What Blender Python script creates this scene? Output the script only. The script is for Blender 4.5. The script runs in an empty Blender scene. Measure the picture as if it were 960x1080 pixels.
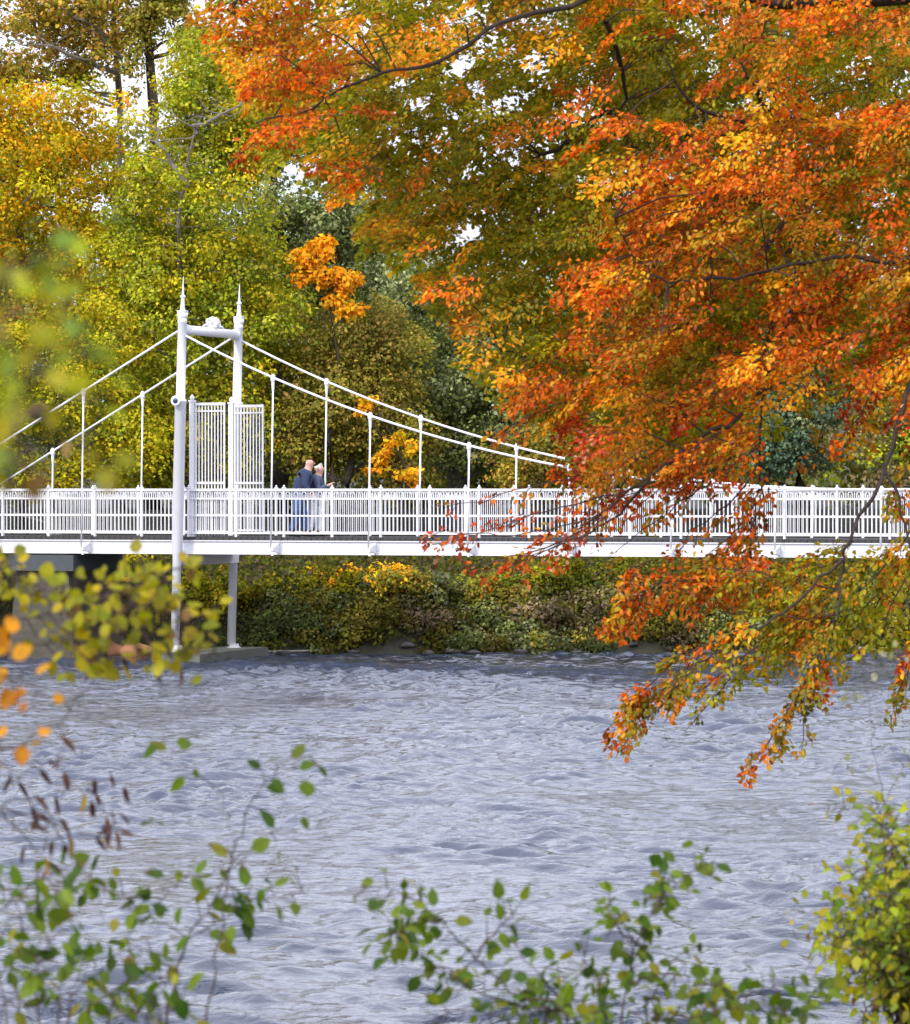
import bpy, math, random
import numpy as np
from mathutils import Vector

rng = np.random.default_rng(7)
random.seed(7)
sc = bpy.context.scene
COL = sc.collection
R = math.radians
F, CX, HY, CH = 4230.0, 480.0, 515.0, 3.9      # focal length in photo pixels, centre column, horizon row, eye height


def P(px, py, Y):
    """the place in the world seen at photo pixel (px, py) at a distance Y"""
    return np.array([(px - CX) / F * Y, Y, CH - (py - HY) / F * Y])


# ------------------------------------------------------------------ helpers
def tag(o, label=None, cat=None, group=None, kind=None):
    if label: o['label'] = label
    if cat: o['category'] = cat
    if group: o['group'] = group
    if kind: o['kind'] = kind
    return o


def empty(name, loc, label, cat, group=None, rz=0):
    o = bpy.data.objects.new(name, None)
    o.location = loc
    o.rotation_euler = (0, 0, rz)
    COL.objects.link(o)
    return tag(o, label, cat, group)


def link(name, me, mat, parent=None, smooth=False):
    o = bpy.data.objects.new(name, me)
    COL.objects.link(o)
    if mat: me.materials.append(mat)
    if parent is not None:
        o.parent = parent
    if smooth:
        me.polygons.foreach_set('use_smooth', np.ones(len(me.polygons), bool))
    return o


class MB:
    def __init__(s):
        s.v = []; s.f = []

    def add(s, vs, fs):
        n = len(s.v)
        s.v.extend([tuple(map(float, a)) for a in vs])
        s.f.extend([tuple(i + n for i in f) for f in fs])

    def box(s, c, d, rz=0, bev=0):
        cx, cy, cz = c; hx, hy, hz = d[0] / 2, d[1] / 2, d[2] / 2
        vs = []
        for z in (-hz, hz):
            for x, y in ((-hx, -hy), (hx, -hy), (hx, hy), (-hx, hy)):
                xr = x * math.cos(rz) - y * math.sin(rz); yr = x * math.sin(rz) + y * math.cos(rz)
                vs.append((cx + xr, cy + yr, cz + z))
        s.add(vs, [(3, 2, 1, 0), (4, 5, 6, 7), (0, 1, 5, 4), (1, 2, 6, 5), (2, 3, 7, 6), (3, 0, 4, 7)])

    def tube(s, pts, rad, n=6, caps=True):
        pts = [np.array(p, float) for p in pts]
        if not hasattr(rad, '__len__'): rad = [rad] * len(pts)
        rings = []
        up = np.array([0, 0, 1.0])
        for i, p in enumerate(pts):
            t = pts[min(i + 1, len(pts) - 1)] - pts[max(i - 1, 0)]
            t = t / (np.linalg.norm(t) + 1e-9)
            a = np.cross(t, up)
            if np.linalg.norm(a) < 1e-3: a = np.cross(t, np.array([1.0, 0, 0]))
            a /= np.linalg.norm(a); b = np.cross(t, a)
            rings.append([p + rad[i] * (math.cos(k * 2 * math.pi / n) * a + math.sin(k * 2 * math.pi / n) * b) for k in range(n)])
        vs = [q for r in rings for q in r]; fs = []
        for i in range(len(pts) - 1):
            for k in range(n):
                k2 = (k + 1) % n
                fs.append((i * n + k, i * n + k2, (i + 1) * n + k2, (i + 1) * n + k))
        if caps:
            fs.append(tuple(range(n - 1, -1, -1))); m = (len(pts) - 1) * n
            fs.append(tuple(m + k for k in range(n)))
        s.add(vs, fs)

    def lathe(s, c, prof, n=20, lean=0.0):
        """prof: list of (r, z) from bottom to top; lean = shift in x per metre of z"""
        vs = []; fs = []
        for r, z in prof:
            for k in range(n):
                a = 2 * math.pi * k / n
                vs.append((c[0] + r * math.cos(a) + lean * z, c[1] + r * math.sin(a), c[2] + z))
        for i in range(len(prof) - 1):
            for k in range(n):
                k2 = (k + 1) % n
                fs.append((i * n + k, i * n + k2, (i + 1) * n + k2, (i + 1) * n + k))
        fs.append(tuple(range(n - 1, -1, -1))); m = (len(prof) - 1) * n
        fs.append(tuple(m + k for k in range(n)))
        s.add(vs, fs)

    def build(s, name, mat, parent=None, smooth=False):
        me = bpy.data.meshes.new(name)
        me.from_pydata(s.v, [], s.f)
        me.validate(); me.update()
        return link(name, me, mat, parent, smooth)


def norm(a):
    return a / (np.linalg.norm(a, axis=-1, keepdims=True) + 1e-9)


# leaf outlines: (along, across, lift)
OVATE = (np.array([(0, 0, 0), (.28, .30, .05), (.28, 0, 0), (.28, -.30, .05), (.66, .25, .03), (.66, 0, -.02), (.66, -.25, .03), (1, 0, -.08)]),
         [(0, 1, 2), (0, 2, 3), (1, 4, 5, 2), (2, 5, 6, 3), (4, 7, 5), (5, 7, 6)])
ROUND = (np.array([(0, 0, 0), (.12, .26, .03), (.45, .42, .06), (.45, 0, -.02), (.45, -.42, .06), (.12, -.26, .03), (.82, .24, .02), (.82, -.24, .02), (1, 0, -.06)]),
         [(0, 1, 2, 3), (0, 3, 4, 5), (3, 2, 6, 8), (3, 8, 7, 4)])
NARROW = (np.array([(0, 0, 0), (.35, .14, .05), (.35, 0, 0), (.35, -.14, .05), (.75, .10, .02), (.75, 0, -.04), (.75, -.10, .02), (1, 0, -.15)]), OVATE[1])
RHOMB = (np.array([(0, 0, 0), (.45, .36, .06), (1, 0, -.04), (.45, -.36, .06)]), [(0, 1, 2, 3)])


class Leaves:
    """one mesh out of many leaf blades, each blade with a colour of its own"""
    def __init__(s, shape):
        s.shape = shape; s.p = []; s.a = []; s.n = []; s.s = []; s.c = []

    def add(s, p, a, n, size, col):
        s.p.append(p); s.a.append(a); s.n.append(n); s.s.append(size); s.c.append(col)

    def count(s):
        return sum(len(x) for x in s.p)

    def build(s, name, mat, parent=None):
        p = np.concatenate(s.p); a = norm(np.concatenate(s.a)); n = np.concatenate(s.n)
        sz = np.concatenate(s.s); c = np.concatenate(s.c)
        b = norm(np.cross(n, a)); n = np.cross(a, b)
        tv, tf = s.shape
        N = len(p); K = len(tv)
        wid = rng.uniform(.75, 1.15, N)[:, None]
        V = (p[:, None, :] + sz[:, None, None] * (tv[None, :, 0:1] * a[:, None, :] + (tv[None, :, 1:2] * wid[:, :, None]) * b[:, None, :] + tv[None, :, 2:3] * n[:, None, :]))
        V = V.reshape(-1, 3)
        loops = np.concatenate([np.array(f) for f in tf]); tot = np.array([len(f) for f in tf])
        L = (loops[None, :] + (np.arange(N) * K)[:, None]).ravel()
        T = np.tile(tot, N); S = np.concatenate([[0], np.cumsum(T)[:-1]])
        me = bpy.data.meshes.new(name)
        me.vertices.add(len(V)); me.vertices.foreach_set('co', V.astype(np.float32).ravel())
        me.loops.add(len(L)); me.loops.foreach_set('vertex_index', L.astype(np.int32))
        me.polygons.add(len(T)); me.polygons.foreach_set('loop_start', S.astype(np.int32)); me.polygons.foreach_set('loop_total', T.astype(np.int32))
        me.update(calc_edges=True)
        at = me.color_attributes.new('leaf_colour', 'FLOAT_COLOR', 'POINT')
        cc = np.ones((N, K, 4), np.float32); cc[:, :, :3] = c[:, None, :] * rng.uniform(.86, 1.1, (N, K, 1))
        if K > 4:                                # paler midrib, browning tips on some blades
            mid = [k for k in range(K) if abs(tv[k][1]) < 1e-6]
            cc[:, mid, :3] *= 1.16
            brown = rng.random(N) < .22; cc[brown, K - 1, :3] = np.array([.12, .06, .02])
        # autumn leaves brown from the tip inwards
        at.data.foreach_set('color', cc.ravel())
        return link(name, me, mat, parent)


def pick(pal, n, jit=.22):
    """n leaf colours out of a palette [(weight, (r, g, b)), ...]"""
    w = np.array([x[0] for x in pal], float); w /= w.sum()
    cols = np.array([x[1] for x in pal], float)
    c = cols[rng.choice(len(pal), n, p=w)]
    return np.clip(c * rng.uniform(1 - jit, 1 + jit, (n, 1)) * rng.uniform(1 - jit * .4, 1 + jit * .4, (n, 3)), 0, .95)


# ------------------------------------------------------------------ materials
def nt(name):
    m = bpy.data.materials.new(name); m.use_nodes = True
    return m, m.node_tree.nodes, m.node_tree.links, m.node_tree.nodes['Principled BSDF']


def simple(name, col, rough=.6, var=.12, scale=8, bump=0.0, bscale=40, metal=0, spec=.5):
    m, N, Lk, b = nt(name)
    tc = N.new('ShaderNodeTexCoord'); no = N.new('ShaderNodeTexNoise')
    no.inputs['Scale'].default_value = scale; no.inputs['Detail'].default_value = 5
    mx = N.new('ShaderNodeMix'); mx.data_type = 'RGBA'
    mx.inputs['A'].default_value = (*[c * (1 - var) for c in col], 1); mx.inputs['B'].default_value = (*[min(1, c * (1 + var)) for c in col], 1)
    Lk.new(tc.outputs['Object'], no.inputs['Vector']); Lk.new(no.outputs['Fac'], mx.inputs['Factor'])
    Lk.new(mx.outputs['Result'], b.inputs['Base Color'])
    b.inputs['Roughness'].default_value = rough; b.inputs['Metallic'].default_value = metal
    b.inputs['Specular IOR Level'].default_value = spec
    if bump:
        n2 = N.new('ShaderNodeTexNoise'); n2.inputs['Scale'].default_value = bscale; n2.inputs['Detail'].default_value = 6
        bp = N.new('ShaderNodeBump'); bp.inputs['Strength'].default_value = bump; bp.inputs['Distance'].default_value = .02
        Lk.new(tc.outputs['Object'], n2.inputs['Vector']); Lk.new(n2.outputs['Fac'], bp.inputs['Height']); Lk.new(bp.outputs['Normal'], b.inputs['Normal'])
    return m


def leaf_mat(name, trans=.4, gloss=.05, rough=.4):
    m = bpy.data.materials.new(name); m.use_nodes = True
    N, Lk = m.node_tree.nodes, m.node_tree.links
    N.clear()
    out = N.new('ShaderNodeOutputMaterial'); at = N.new('ShaderNodeAttribute'); at.attribute_name = 'leaf_colour'
    d = N.new('ShaderNodeBsdfDiffuse'); t = N.new('ShaderNodeBsdfTranslucent'); g = N.new('ShaderNodeBsdfGlossy')
    g.inputs['Roughness'].default_value = rough
    hs = N.new('ShaderNodeHueSaturation'); hs.inputs['Saturation'].default_value = 1.05; hs.inputs['Value'].default_value = 1.15
    Lk.new(at.outputs['Color'], hs.inputs['Color'])
    Lk.new(at.outputs['Color'], d.inputs['Color']); Lk.new(hs.outputs['Color'], t.inputs['Color'])
    a = N.new('ShaderNodeMixShader'); a.inputs[0].default_value = trans
    b = N.new('ShaderNodeMixShader'); b.inputs[0].default_value = gloss
    Lk.new(d.outputs[0], a.inputs[1]); Lk.new(t.outputs[0], a.inputs[2])
    Lk.new(a.outputs[0], b.inputs[1]); Lk.new(g.outputs[0], b.inputs[2]); Lk.new(b.outputs[0], out.inputs['Surface'])
    return m


M_LEAF = leaf_mat('leaf_thin', .42, .012, .5)
M_LEAF_FAR = leaf_mat('leaf_dense', .32, .006, .6)
M_BARK = simple('bark_dark', (.045, .035, .028), .9, .35, 12, .8, 30, spec=.2)
M_BARK_GREY = simple('bark_grey', (.16, .14, .12), .9, .35, 6, .8, 20, spec=.2)
M_TWIG = simple('twig_brown', (.05, .032, .025), .8, .3, 30, spec=.2)
M_TWIG_GREEN = simple('twig_green', (.06, .06, .03), .8, .3, 30, spec=.2)
M_WOOD = simple('driftwood_bleached', (.26, .23, .19), .9, .25, 10, .5, 25, spec=.2)
M_STONE = simple('shore_stone', (.06, .055, .05), .85, .35, 4, .6, 15)
M_SAND = simple('orange_sandstone', (.42, .20, .10), .85, .25, 6, .6, 20)
M_CONC = simple('concrete_wet', (.10, .105, .085), .8, .35, 3, .6, 12)


def paint_mat():
    m, N, Lk, b = nt('white_paint')
    tc = N.new('ShaderNodeTexCoord')
    n1 = N.new('ShaderNodeTexNoise'); n1.inputs['Scale'].default_value = 3; n1.inputs['Detail'].default_value = 8; n1.inputs['Roughness'].default_value = .7
    mp = N.new('ShaderNodeMapping'); mp.inputs['Scale'].default_value = (6, 6, .8)
    n2 = N.new('ShaderNodeTexNoise'); n2.inputs['Scale'].default_value = 2.5; n2.inputs['Detail'].default_value = 6
    Lk.new(tc.outputs['Object'], n1.inputs['Vector']); Lk.new(tc.outputs['Object'], mp.inputs['Vector']); Lk.new(mp.outputs['Vector'], n2.inputs['Vector'])
    r = N.new('ShaderNodeValToRGB'); r.color_ramp.elements[0].position = .56; r.color_ramp.elements[1].position = .78
    Lk.new(n2.outputs['Fac'], r.inputs['Fac'])
    mx = N.new('ShaderNodeMix'); mx.data_type = 'RGBA'
    mx.inputs['A'].default_value = (.70, .70, .72, 1); mx.inputs['B'].default_value = (.58, .57, .53, 1)
    Lk.new(r.outputs['Color'], mx.inputs['Factor'])
    m2 = N.new('ShaderNodeMix'); m2.data_type = 'RGBA'; m2.blend_type = 'MULTIPLY'; m2.inputs['Factor'].default_value = .25
    Lk.new(mx.outputs['Result'], m2.inputs['A']); Lk.new(n1.outputs['Color'], m2.inputs['B'])
    r2 = N.new('ShaderNodeMix'); r2.data_type = 'RGBA'; r2.inputs['A'].default_value = (.70, .70, .74, 1)
    Lk.new(mx.outputs['Result'], r2.inputs['B']); r2.inputs['Factor'].default_value = .6
    Lk.new(r2.outputs['Result'], b.inputs['Base Color'])
    # rust breaking through in small runs
    mp3 = N.new('ShaderNodeMapping'); mp3.inputs['Scale'].default_value = (9, 9, 1.6)
    n3 = N.new('ShaderNodeTexNoise'); n3.inputs['Scale'].default_value = 3.1; n3.inputs['Detail'].default_value = 9; n3.inputs['Roughness'].default_value = .75
    Lk.new(tc.outputs['Object'], mp3.inputs['Vector']); Lk.new(mp3.outputs['Vector'], n3.inputs['Vector'])
    r3 = N.new('ShaderNodeValToRGB'); r3.color_ramp.elements[0].position = .66; r3.color_ramp.elements[1].position = .76
    Lk.new(n3.outputs['Fac'], r3.inputs['Fac'])
    m3 = N.new('ShaderNodeMix'); m3.data_type = 'RGBA'; m3.inputs['B'].default_value = (.36, .20, .10, 1)
    Lk.new(r3.outputs['Color'], m3.inputs['Factor']); Lk.new(r2.outputs['Result'], m3.inputs['A']); Lk.new(m3.outputs['Result'], b.inputs['Base Color'])
    b.inputs['Roughness'].default_value = .42
    return m


M_WHITE = paint_mat()
M_DECK = simple('deck_timber', (.035, .033, .035), .8, .3, 5, .5, 25)
M_DARK = simple('lamp_lens', (.02, .04, .09), .15, .2, 5)
M_IRON = simple('dark_iron', (.06, .06, .07), .5, .2, 10)


def pier_mat():
    m, N, Lk, b = nt('pier_stone')
    tc = N.new('ShaderNodeTexCoord'); mp = N.new('ShaderNodeMapping'); mp.inputs['Rotation'].default_value = (R(90), 0, 0)
    br = N.new('ShaderNodeTexBrick'); br.inputs['Scale'].default_value = 1.6; br.inputs['Mortar Size'].default_value = .012
    br.inputs['Color1'].default_value = (.085, .07, .054, 1); br.inputs['Color2'].default_value = (.065, .055, .044, 1); br.inputs['Mortar'].default_value = (.045, .045, .04, 1)
    Lk.new(tc.outputs['Object'], mp.inputs['Vector']); Lk.new(mp.outputs['Vector'], br.inputs['Vector'])
    no = N.new('ShaderNodeTexNoise'); no.inputs['Scale'].default_value = 3; no.inputs['Detail'].default_value = 8
    Lk.new(tc.outputs['Object'], no.inputs['Vector'])
    r = N.new('ShaderNodeValToRGB'); r.color_ramp.elements[0].position = .42; r.color_ramp.elements[1].position = .62
    Lk.new(no.outputs['Fac'], r.inputs['Fac'])
    mx = N.new('ShaderNodeMix'); mx.data_type = 'RGBA'; mx.inputs['B'].default_value = (.05, .055, .035, 1)
    ml = N.new('ShaderNodeMath'); ml.operation = 'MULTIPLY'; ml.inputs[1].default_value = .6
    Lk.new(r.outputs['Color'], ml.inputs[0]); Lk.new(ml.outputs[0], mx.inputs['Factor']); Lk.new(br.outputs['Color'], mx.inputs['A'])
    Lk.new(mx.outputs['Result'], b.inputs['Base Color']); b.inputs['Roughness'].default_value = .9
    bp = N.new('ShaderNodeBump'); bp.inputs['Strength'].default_value = .6; bp.inputs['Distance'].default_value = .03
    Lk.new(no.outputs['Fac'], bp.inputs['Height']); Lk.new(bp.outputs['Normal'], b.inputs['Normal'])
    return m


M_PIER = pier_mat()


def ground_mat():
    m, N, Lk, b = nt('bank_earth')
    tc = N.new('ShaderNodeTexCoord')
    n1 = N.new('ShaderNodeTexNoise'); n1.inputs['Scale'].default_value = .5; n1.inputs['Detail'].default_value = 8
    n2 = N.new('ShaderNodeTexNoise'); n2.inputs['Scale'].default_value = 7; n2.inputs['Detail'].default_value = 8
    r = N.new('ShaderNodeValToRGB')
    e = r.color_ramp.elements
    e[0].position = .35; e[0].color = (.018, .015, .01, 1); e[1].position = .65; e[1].color = (.028, .034, .012, 1)
    x = e.new(.5); x.color = (.03, .027, .014, 1)
    Lk.new(tc.outputs['Object'], n1.inputs['Vector']); Lk.new(tc.outputs['Object'], n2.inputs['Vector'])
    ad = N.new('ShaderNodeMath'); ad.operation = 'ADD'; ml = N.new('ShaderNodeMath'); ml.operation = 'MULTIPLY'; ml.inputs[1].default_value = .5
    Lk.new(n1.outputs['Fac'], ad.inputs[0]); Lk.new(n2.outputs['Fac'], ad.inputs[1]); Lk.new(ad.outputs[0], ml.inputs[0]); Lk.new(ml.outputs[0], r.inputs['Fac'])
    Lk.new(r.outputs['Color'], b.inputs['Base Color']); b.inputs['Roughness'].default_value = .95
    bp = N.new('ShaderNodeBump'); bp.inputs['Strength'].default_value = .8; bp.inputs['Distance'].default_value = .08
    Lk.new(n2.outputs['Fac'], bp.inputs['Height']); Lk.new(bp.outputs['Normal'], b.inputs['Normal'])
    return m


def water_mat():
    m, N, Lk, b = nt('river_water')
    tc = N.new('ShaderNodeTexCoord')
    b.inputs['Base Color'].default_value = (.034, .044, .075, 1)
    b.inputs['Roughness'].default_value = .07; b.inputs['IOR'].default_value = 1.56
    prev = None

    def noise(scale, stretch, detail, dist=0.0, rough=.55):
        mp = N.new('ShaderNodeMapping'); mp.inputs['Scale'].default_value = (scale * stretch, scale, scale)
        mp.inputs['Rotation'].default_value = (0, 0, R(-8))
        no = N.new('ShaderNodeTexNoise'); no.inputs['Scale'].default_value = 1; no.inputs['Detail'].default_value = detail
        no.inputs['Roughness'].default_value = rough; no.inputs['Distortion'].default_value = dist
        Lk.new(tc.outputs['Object'], mp.inputs['Vector']); Lk.new(mp.outputs['Vector'], no.inputs['Vector'])
        return no.outputs['Fac']
    # rough and smooth tongues of current
    patch = noise(.12, .8, 3)
    pr = N.new('ShaderNodeMapRange'); pr.inputs['From Min'].default_value = .35; pr.inputs['From Max'].default_value = .65
    pr.inputs['To Min'].default_value = .65; pr.inputs['To Max'].default_value = 1.25
    Lk.new(patch, pr.inputs['Value'])
    for sc_, st, de, ds, dist in ((6, .6, 4, .7, .03), (19, .8, 3, .3, .005)):
        h = noise(sc_, st, de, ds)
        bp = N.new('ShaderNodeBump'); bp.inputs['Distance'].default_value = dist
        Lk.new(h, bp.inputs['Height']); Lk.new(pr.outputs['Result'], bp.inputs['Strength'])
        if prev: Lk.new(prev, bp.inputs['Normal'])
        prev = bp.outputs['Normal']
    Lk.new(prev, b.inputs['Normal'])
    return m


# ------------------------------------------------------------------ ground, river
def sm(t):
    t = np.clip(t, 0, 1); return t * t * (3 - 2 * t)


def ground_z(x, y):
    x = np.asarray(x, float); y = np.asarray(y, float)
    yf = 94.5 + .35 * np.sin(x * .9) + .25 * np.sin(x * 2.3 + 1) - 8 * sm((-12.5 - x) / 6) + 4 * sm((x - 14) / 20)
    d = y - yf
    zf = 1.5 * (1 - np.exp(-np.maximum(d, 0) / 1.1)) + .11 * np.minimum(np.maximum(d, 0), 16) + 5 * sm((d - 30) / 120) + .06 * np.sin(x * 1.7) * np.sin(y * 1.3) * sm(d / 2)
    ys = 19 + 17 * sm((x - 4.4) / 5) + .3 * np.sin(x * 1.3)
    e = ys - y
    zn = 2.25 * (1 - np.exp(-np.maximum(e, 0) / 4.5)) + .05 * np.sin(x * 2.1) * np.sin(y * 1.9) * sm(e / 3)
    ch = -1.3 * sm(np.minimum(-d, -e) / 3)
    return np.where(d > 0, zf, np.where(e > 0, zn, ch))


def grid_mesh(name, xs, ys, zf, mat):
    X, Y = np.meshgrid(xs, ys); Z = zf(X, Y)
    V = np.stack([X, Y, Z], -1).reshape(-1, 3)
    nx, ny = len(xs), len(ys)
    i = np.arange(ny - 1)[:, None] * nx + np.arange(nx - 1)[None, :]
    q = np.stack([i, i + 1, i + 1 + nx, i + nx], -1).reshape(-1, 4)
    me = bpy.data.meshes.new(name)
    me.vertices.add(len(V)); me.vertices.foreach_set('co', V.astype(np.float32).ravel())
    me.loops.add(q.size); me.loops.foreach_set('vertex_index', q.astype(np.int32).ravel())
    me.polygons.add(len(q)); me.polygons.foreach_set('loop_start', (np.arange(len(q)) * 4).astype(np.int32)); me.polygons.foreach_set('loop_total', np.full(len(q), 4, np.int32))
    me.update(calc_edges=True)
    return link(name, me, mat, None, True)


xs = np.unique(np.concatenate([np.linspace(-600, -40, 40), np.arange(-40, 40, .5), np.linspace(40, 600, 40)]))
ys = np.unique(np.concatenate([np.linspace(-300, -10, 20), np.arange(-10, 40, .6), np.arange(40, 84, 4), np.arange(84, 112, .35), np.arange(112, 170, 3), np.linspace(170, 1500, 50)]))
tag(grid_mesh('ground', xs, ys, ground_z, ground_mat()), kind='structure')
def waves(X, Y):
    '''short chop and broader swirls of a fast river'''
    r = np.random.default_rng(3); Z = np.zeros_like(X)
    wx = X + .25 * np.sin(Y * .9 + X * .3) + .12 * np.sin(Y * 2.1 - X * 1.4); wy = Y + .25 * np.sin(X * .8 - Y * .4) + .12 * np.sin(X * 2.3 + Y)
    for i in range(96):
        lam = .20 * (1.05 / .20) ** (r.random() ** 1.1)
        th = r.normal(math.pi / 2, .62); k = 2 * math.pi / lam
        amp = .0030 * lam
        env = .5 + .5 * np.sin(X * r.uniform(.3, 1.4) + Y * r.uniform(-.5, .5) + r.uniform(0, 6.3)) * np.sin(X * r.uniform(-.7, .7) + Y * r.uniform(.2, .8) + r.uniform(0, 6.3))
        if i % 3 == 0: env = 7.0 * env ** 4          # a steep crest here and there
        ph = k * (wx * math.cos(th) + wy * math.sin(th)) + r.uniform(0, 6.3)
        Z += amp * env * (np.abs(np.sin(ph / 2)) * -2 + 1.27 if i % 2 else np.sin(ph))
    q = .8 + .4 * np.sin(X * .35 + .8 * np.sin(Y * .13)) * np.sin(Y * .21 + .6 * np.sin(X * .4))
    fade = sm((24 - np.abs(X)) / 6) * sm((Y - 19) / 3)
    return Z * q * fade * WAVE


WAVE = 2.35
xs = np.concatenate([np.linspace(-400, -24, 30), np.arange(-23.5, -15, .25), np.arange(-15, 15, .055), np.arange(15, 24, .25), np.linspace(24.5, 400, 30)])
ys = np.concatenate([np.linspace(2, 22, 12), np.arange(22.2, 60, .042), np.arange(60, 99, .08), np.linspace(99.5, 118, 6)])
tag(grid_mesh('river', xs, ys, waves, water_mat()), kind='structure')

# ------------------------------------------------------------------ footbridge
ANG = math.atan(.338)
BX, BY = -6.23, 90.0
bridge = empty('suspension_footbridge', (BX, BY, 0), 'white suspension footbridge with twin spired posts and lattice railings over the river', 'bridge', None, -ANG)
CA, SA = math.cos(ANG), math.sin(ANG)


def BL(t, v, z):
    """bridge local to world"""
    return np.array([BX + t * CA + v * SA, BY - t * SA + v * CA, z])


SP, LEAN = 2.3, .0245
V_COL = (0.0, 3.4); V_RAIL = (.47, 2.95)
T0, T1 = -5 * SP, 10 * SP
DZ = 2.81           # deck surface
RT = 3.90           # rail top


def cable_z(t):
    if t < 0: return 7.42 + .575 * t
    v = 6.6 * SP
    u = abs((v - t) / v)
    return 3.87 + 3.55 * u ** 2.15 if t < v else 3.87 + .004 * (t - v)


# deck, planks, girders
b = MB()
n = int((T1 - T0) / .14)
for i in range(n):
    b.box((T0 + (i + .5) * .14, 1.71, DZ - .04 + .002 * (i % 3)), (.128, 2.64, .075))
b.build('deck', M_DECK, bridge)
for v in (.42, 3.0):
    b = MB()
    b.box(((T0 + T1) / 2, v, 2.575), (T1 - T0, .07, .285))
    b.box(((T0 + T1) / 2, v - .0, 2.72), (T1 - T0, .16, .022)); b.box(((T0 + T1) / 2, v, 2.43), (T1 - T0, .16, .022))
    b.build('girder', M_WHITE, bridge)
b = MB()
k = 0
while T0 + k * SP / 2 <= T1:
    b.box((T0 + k * SP / 2, 1.71, 2.56), (.08, 2.48, .18)); k += 1
b.build('floor_beam', M_WHITE, bridge)

# posts of the tower
for i, v in enumerate(V_COL):
    b = MB()
    zb = .35 if i == 0 else .27
    pr = [(.10, zb - DZ), (.10, -.40), (.128, -.36), (.128, 3.02), (.142, 3.03), (.142, 3.07), (.105, 3.10), (.100, 4.80), (.110, 4.81), (.110, 4.86), (.100, 4.88), (.108, 4.92), (.122, 4.94), (.122, 5.02)]
    b.lathe((0, v, DZ), pr, 24, LEAN)
    col = b.build('tower_post', M_WHITE, bridge)
    for p in col.data.polygons: p.use_smooth = abs(p.normal.z) < .9
    b = MB()
    b.lathe((LEAN * 5.02, v, DZ + 5.02), [(.085, 0), (.085, .06), (.055, .08), (.04, .33), (.06, .35), (.06, .39), (.03, .41), (.022, .5), (.007, .82)], 14, LEAN)
    b.build('spire', M_WHITE, col)
    b = MB(); b.lathe((LEAN * 5.0, v, DZ + 4.99), [(.11, 0), (.12, .02), (.132, .09), (.115, .09), (.11, .05), (.10, .04)], 16)
    b.build('coronet', M_WHITE, col)
    b = MB(); b.lathe((0, v, zb - .12), [(.17, 0), (.17, .05), (.12, .08), (.11, .14)], 16)
    b.build('base_plate', M_WHITE, col)
cb = MB(); cx = LEAN * 4.67
cb.tube([(cx, v, 7.465) for v in (.08, 3.32)], .105, 18)
for v in (.22, 3.18): cb.tube([(cx, v - .04, 7.465), (cx, v + .04, 7.465)], .125, 18)
beam = cb.build('crossbeam', M_WHITE, bridge, True)
c = MB()          # scrollwork and boss on the crossbeam
for s_ in (-1, 1):
    pts = []
    for q in range(22):
        a = q / 21 * 4.2 * math.pi / 2
        rr = .115 * (1 - q / 30)
        pts.append((cx, 1.85 + s_ * (.34 - rr * math.cos(a) * s_ * s_), 7.66 + rr * math.sin(a)))
    c.tube(pts, .02, 6)
    c.tube([(cx, 1.85 + s_ * .62, 7.58), (cx, 1.85 + s_ * .5, 7.62), (cx, 1.85 + s_ * .4, 7.60), (cx, 1.85 + s_ * .2, 7.70), (cx, 1.85, 7.72)], .022, 6)
c.tube([(cx, 1.78, 7.68), (cx, 1.80, 7.68), (cx, 1.90, 7.68), (cx, 1.92, 7.68)], [.10, .145, .145, .10], 16)
c.tube([(cx - .12, 1.85, 7.68), (cx + .12, 1.85, 7.68)], .09, 12)
c.build('scrollwork', M_WHITE, beam)
b = MB()
for (z0, hh, ta) in ((2.27, .2, .0),):
    b.add([(-.12, -.02, z0 + hh / 2 + .04), (.12, -.02, z0 + hh / 2 + .04), (.12, 3.42, z0 + hh / 2 + .04), (-.12, 3.42, z0 + hh / 2 + .04),
           (-.12, .3, z0 - .1), (.12, .3, z0 - .1), (.12, 3.42, z0 - .1), (-.12, 3.42, z0 - .1)],
          [(0, 1, 2, 3), (7, 6, 5, 4), (4, 5, 1, 0), (5, 6, 2, 1), (6, 7, 3, 2), (7, 4, 0, 3)])
b.build('bearing_beam', M_WHITE, bridge)

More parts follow.
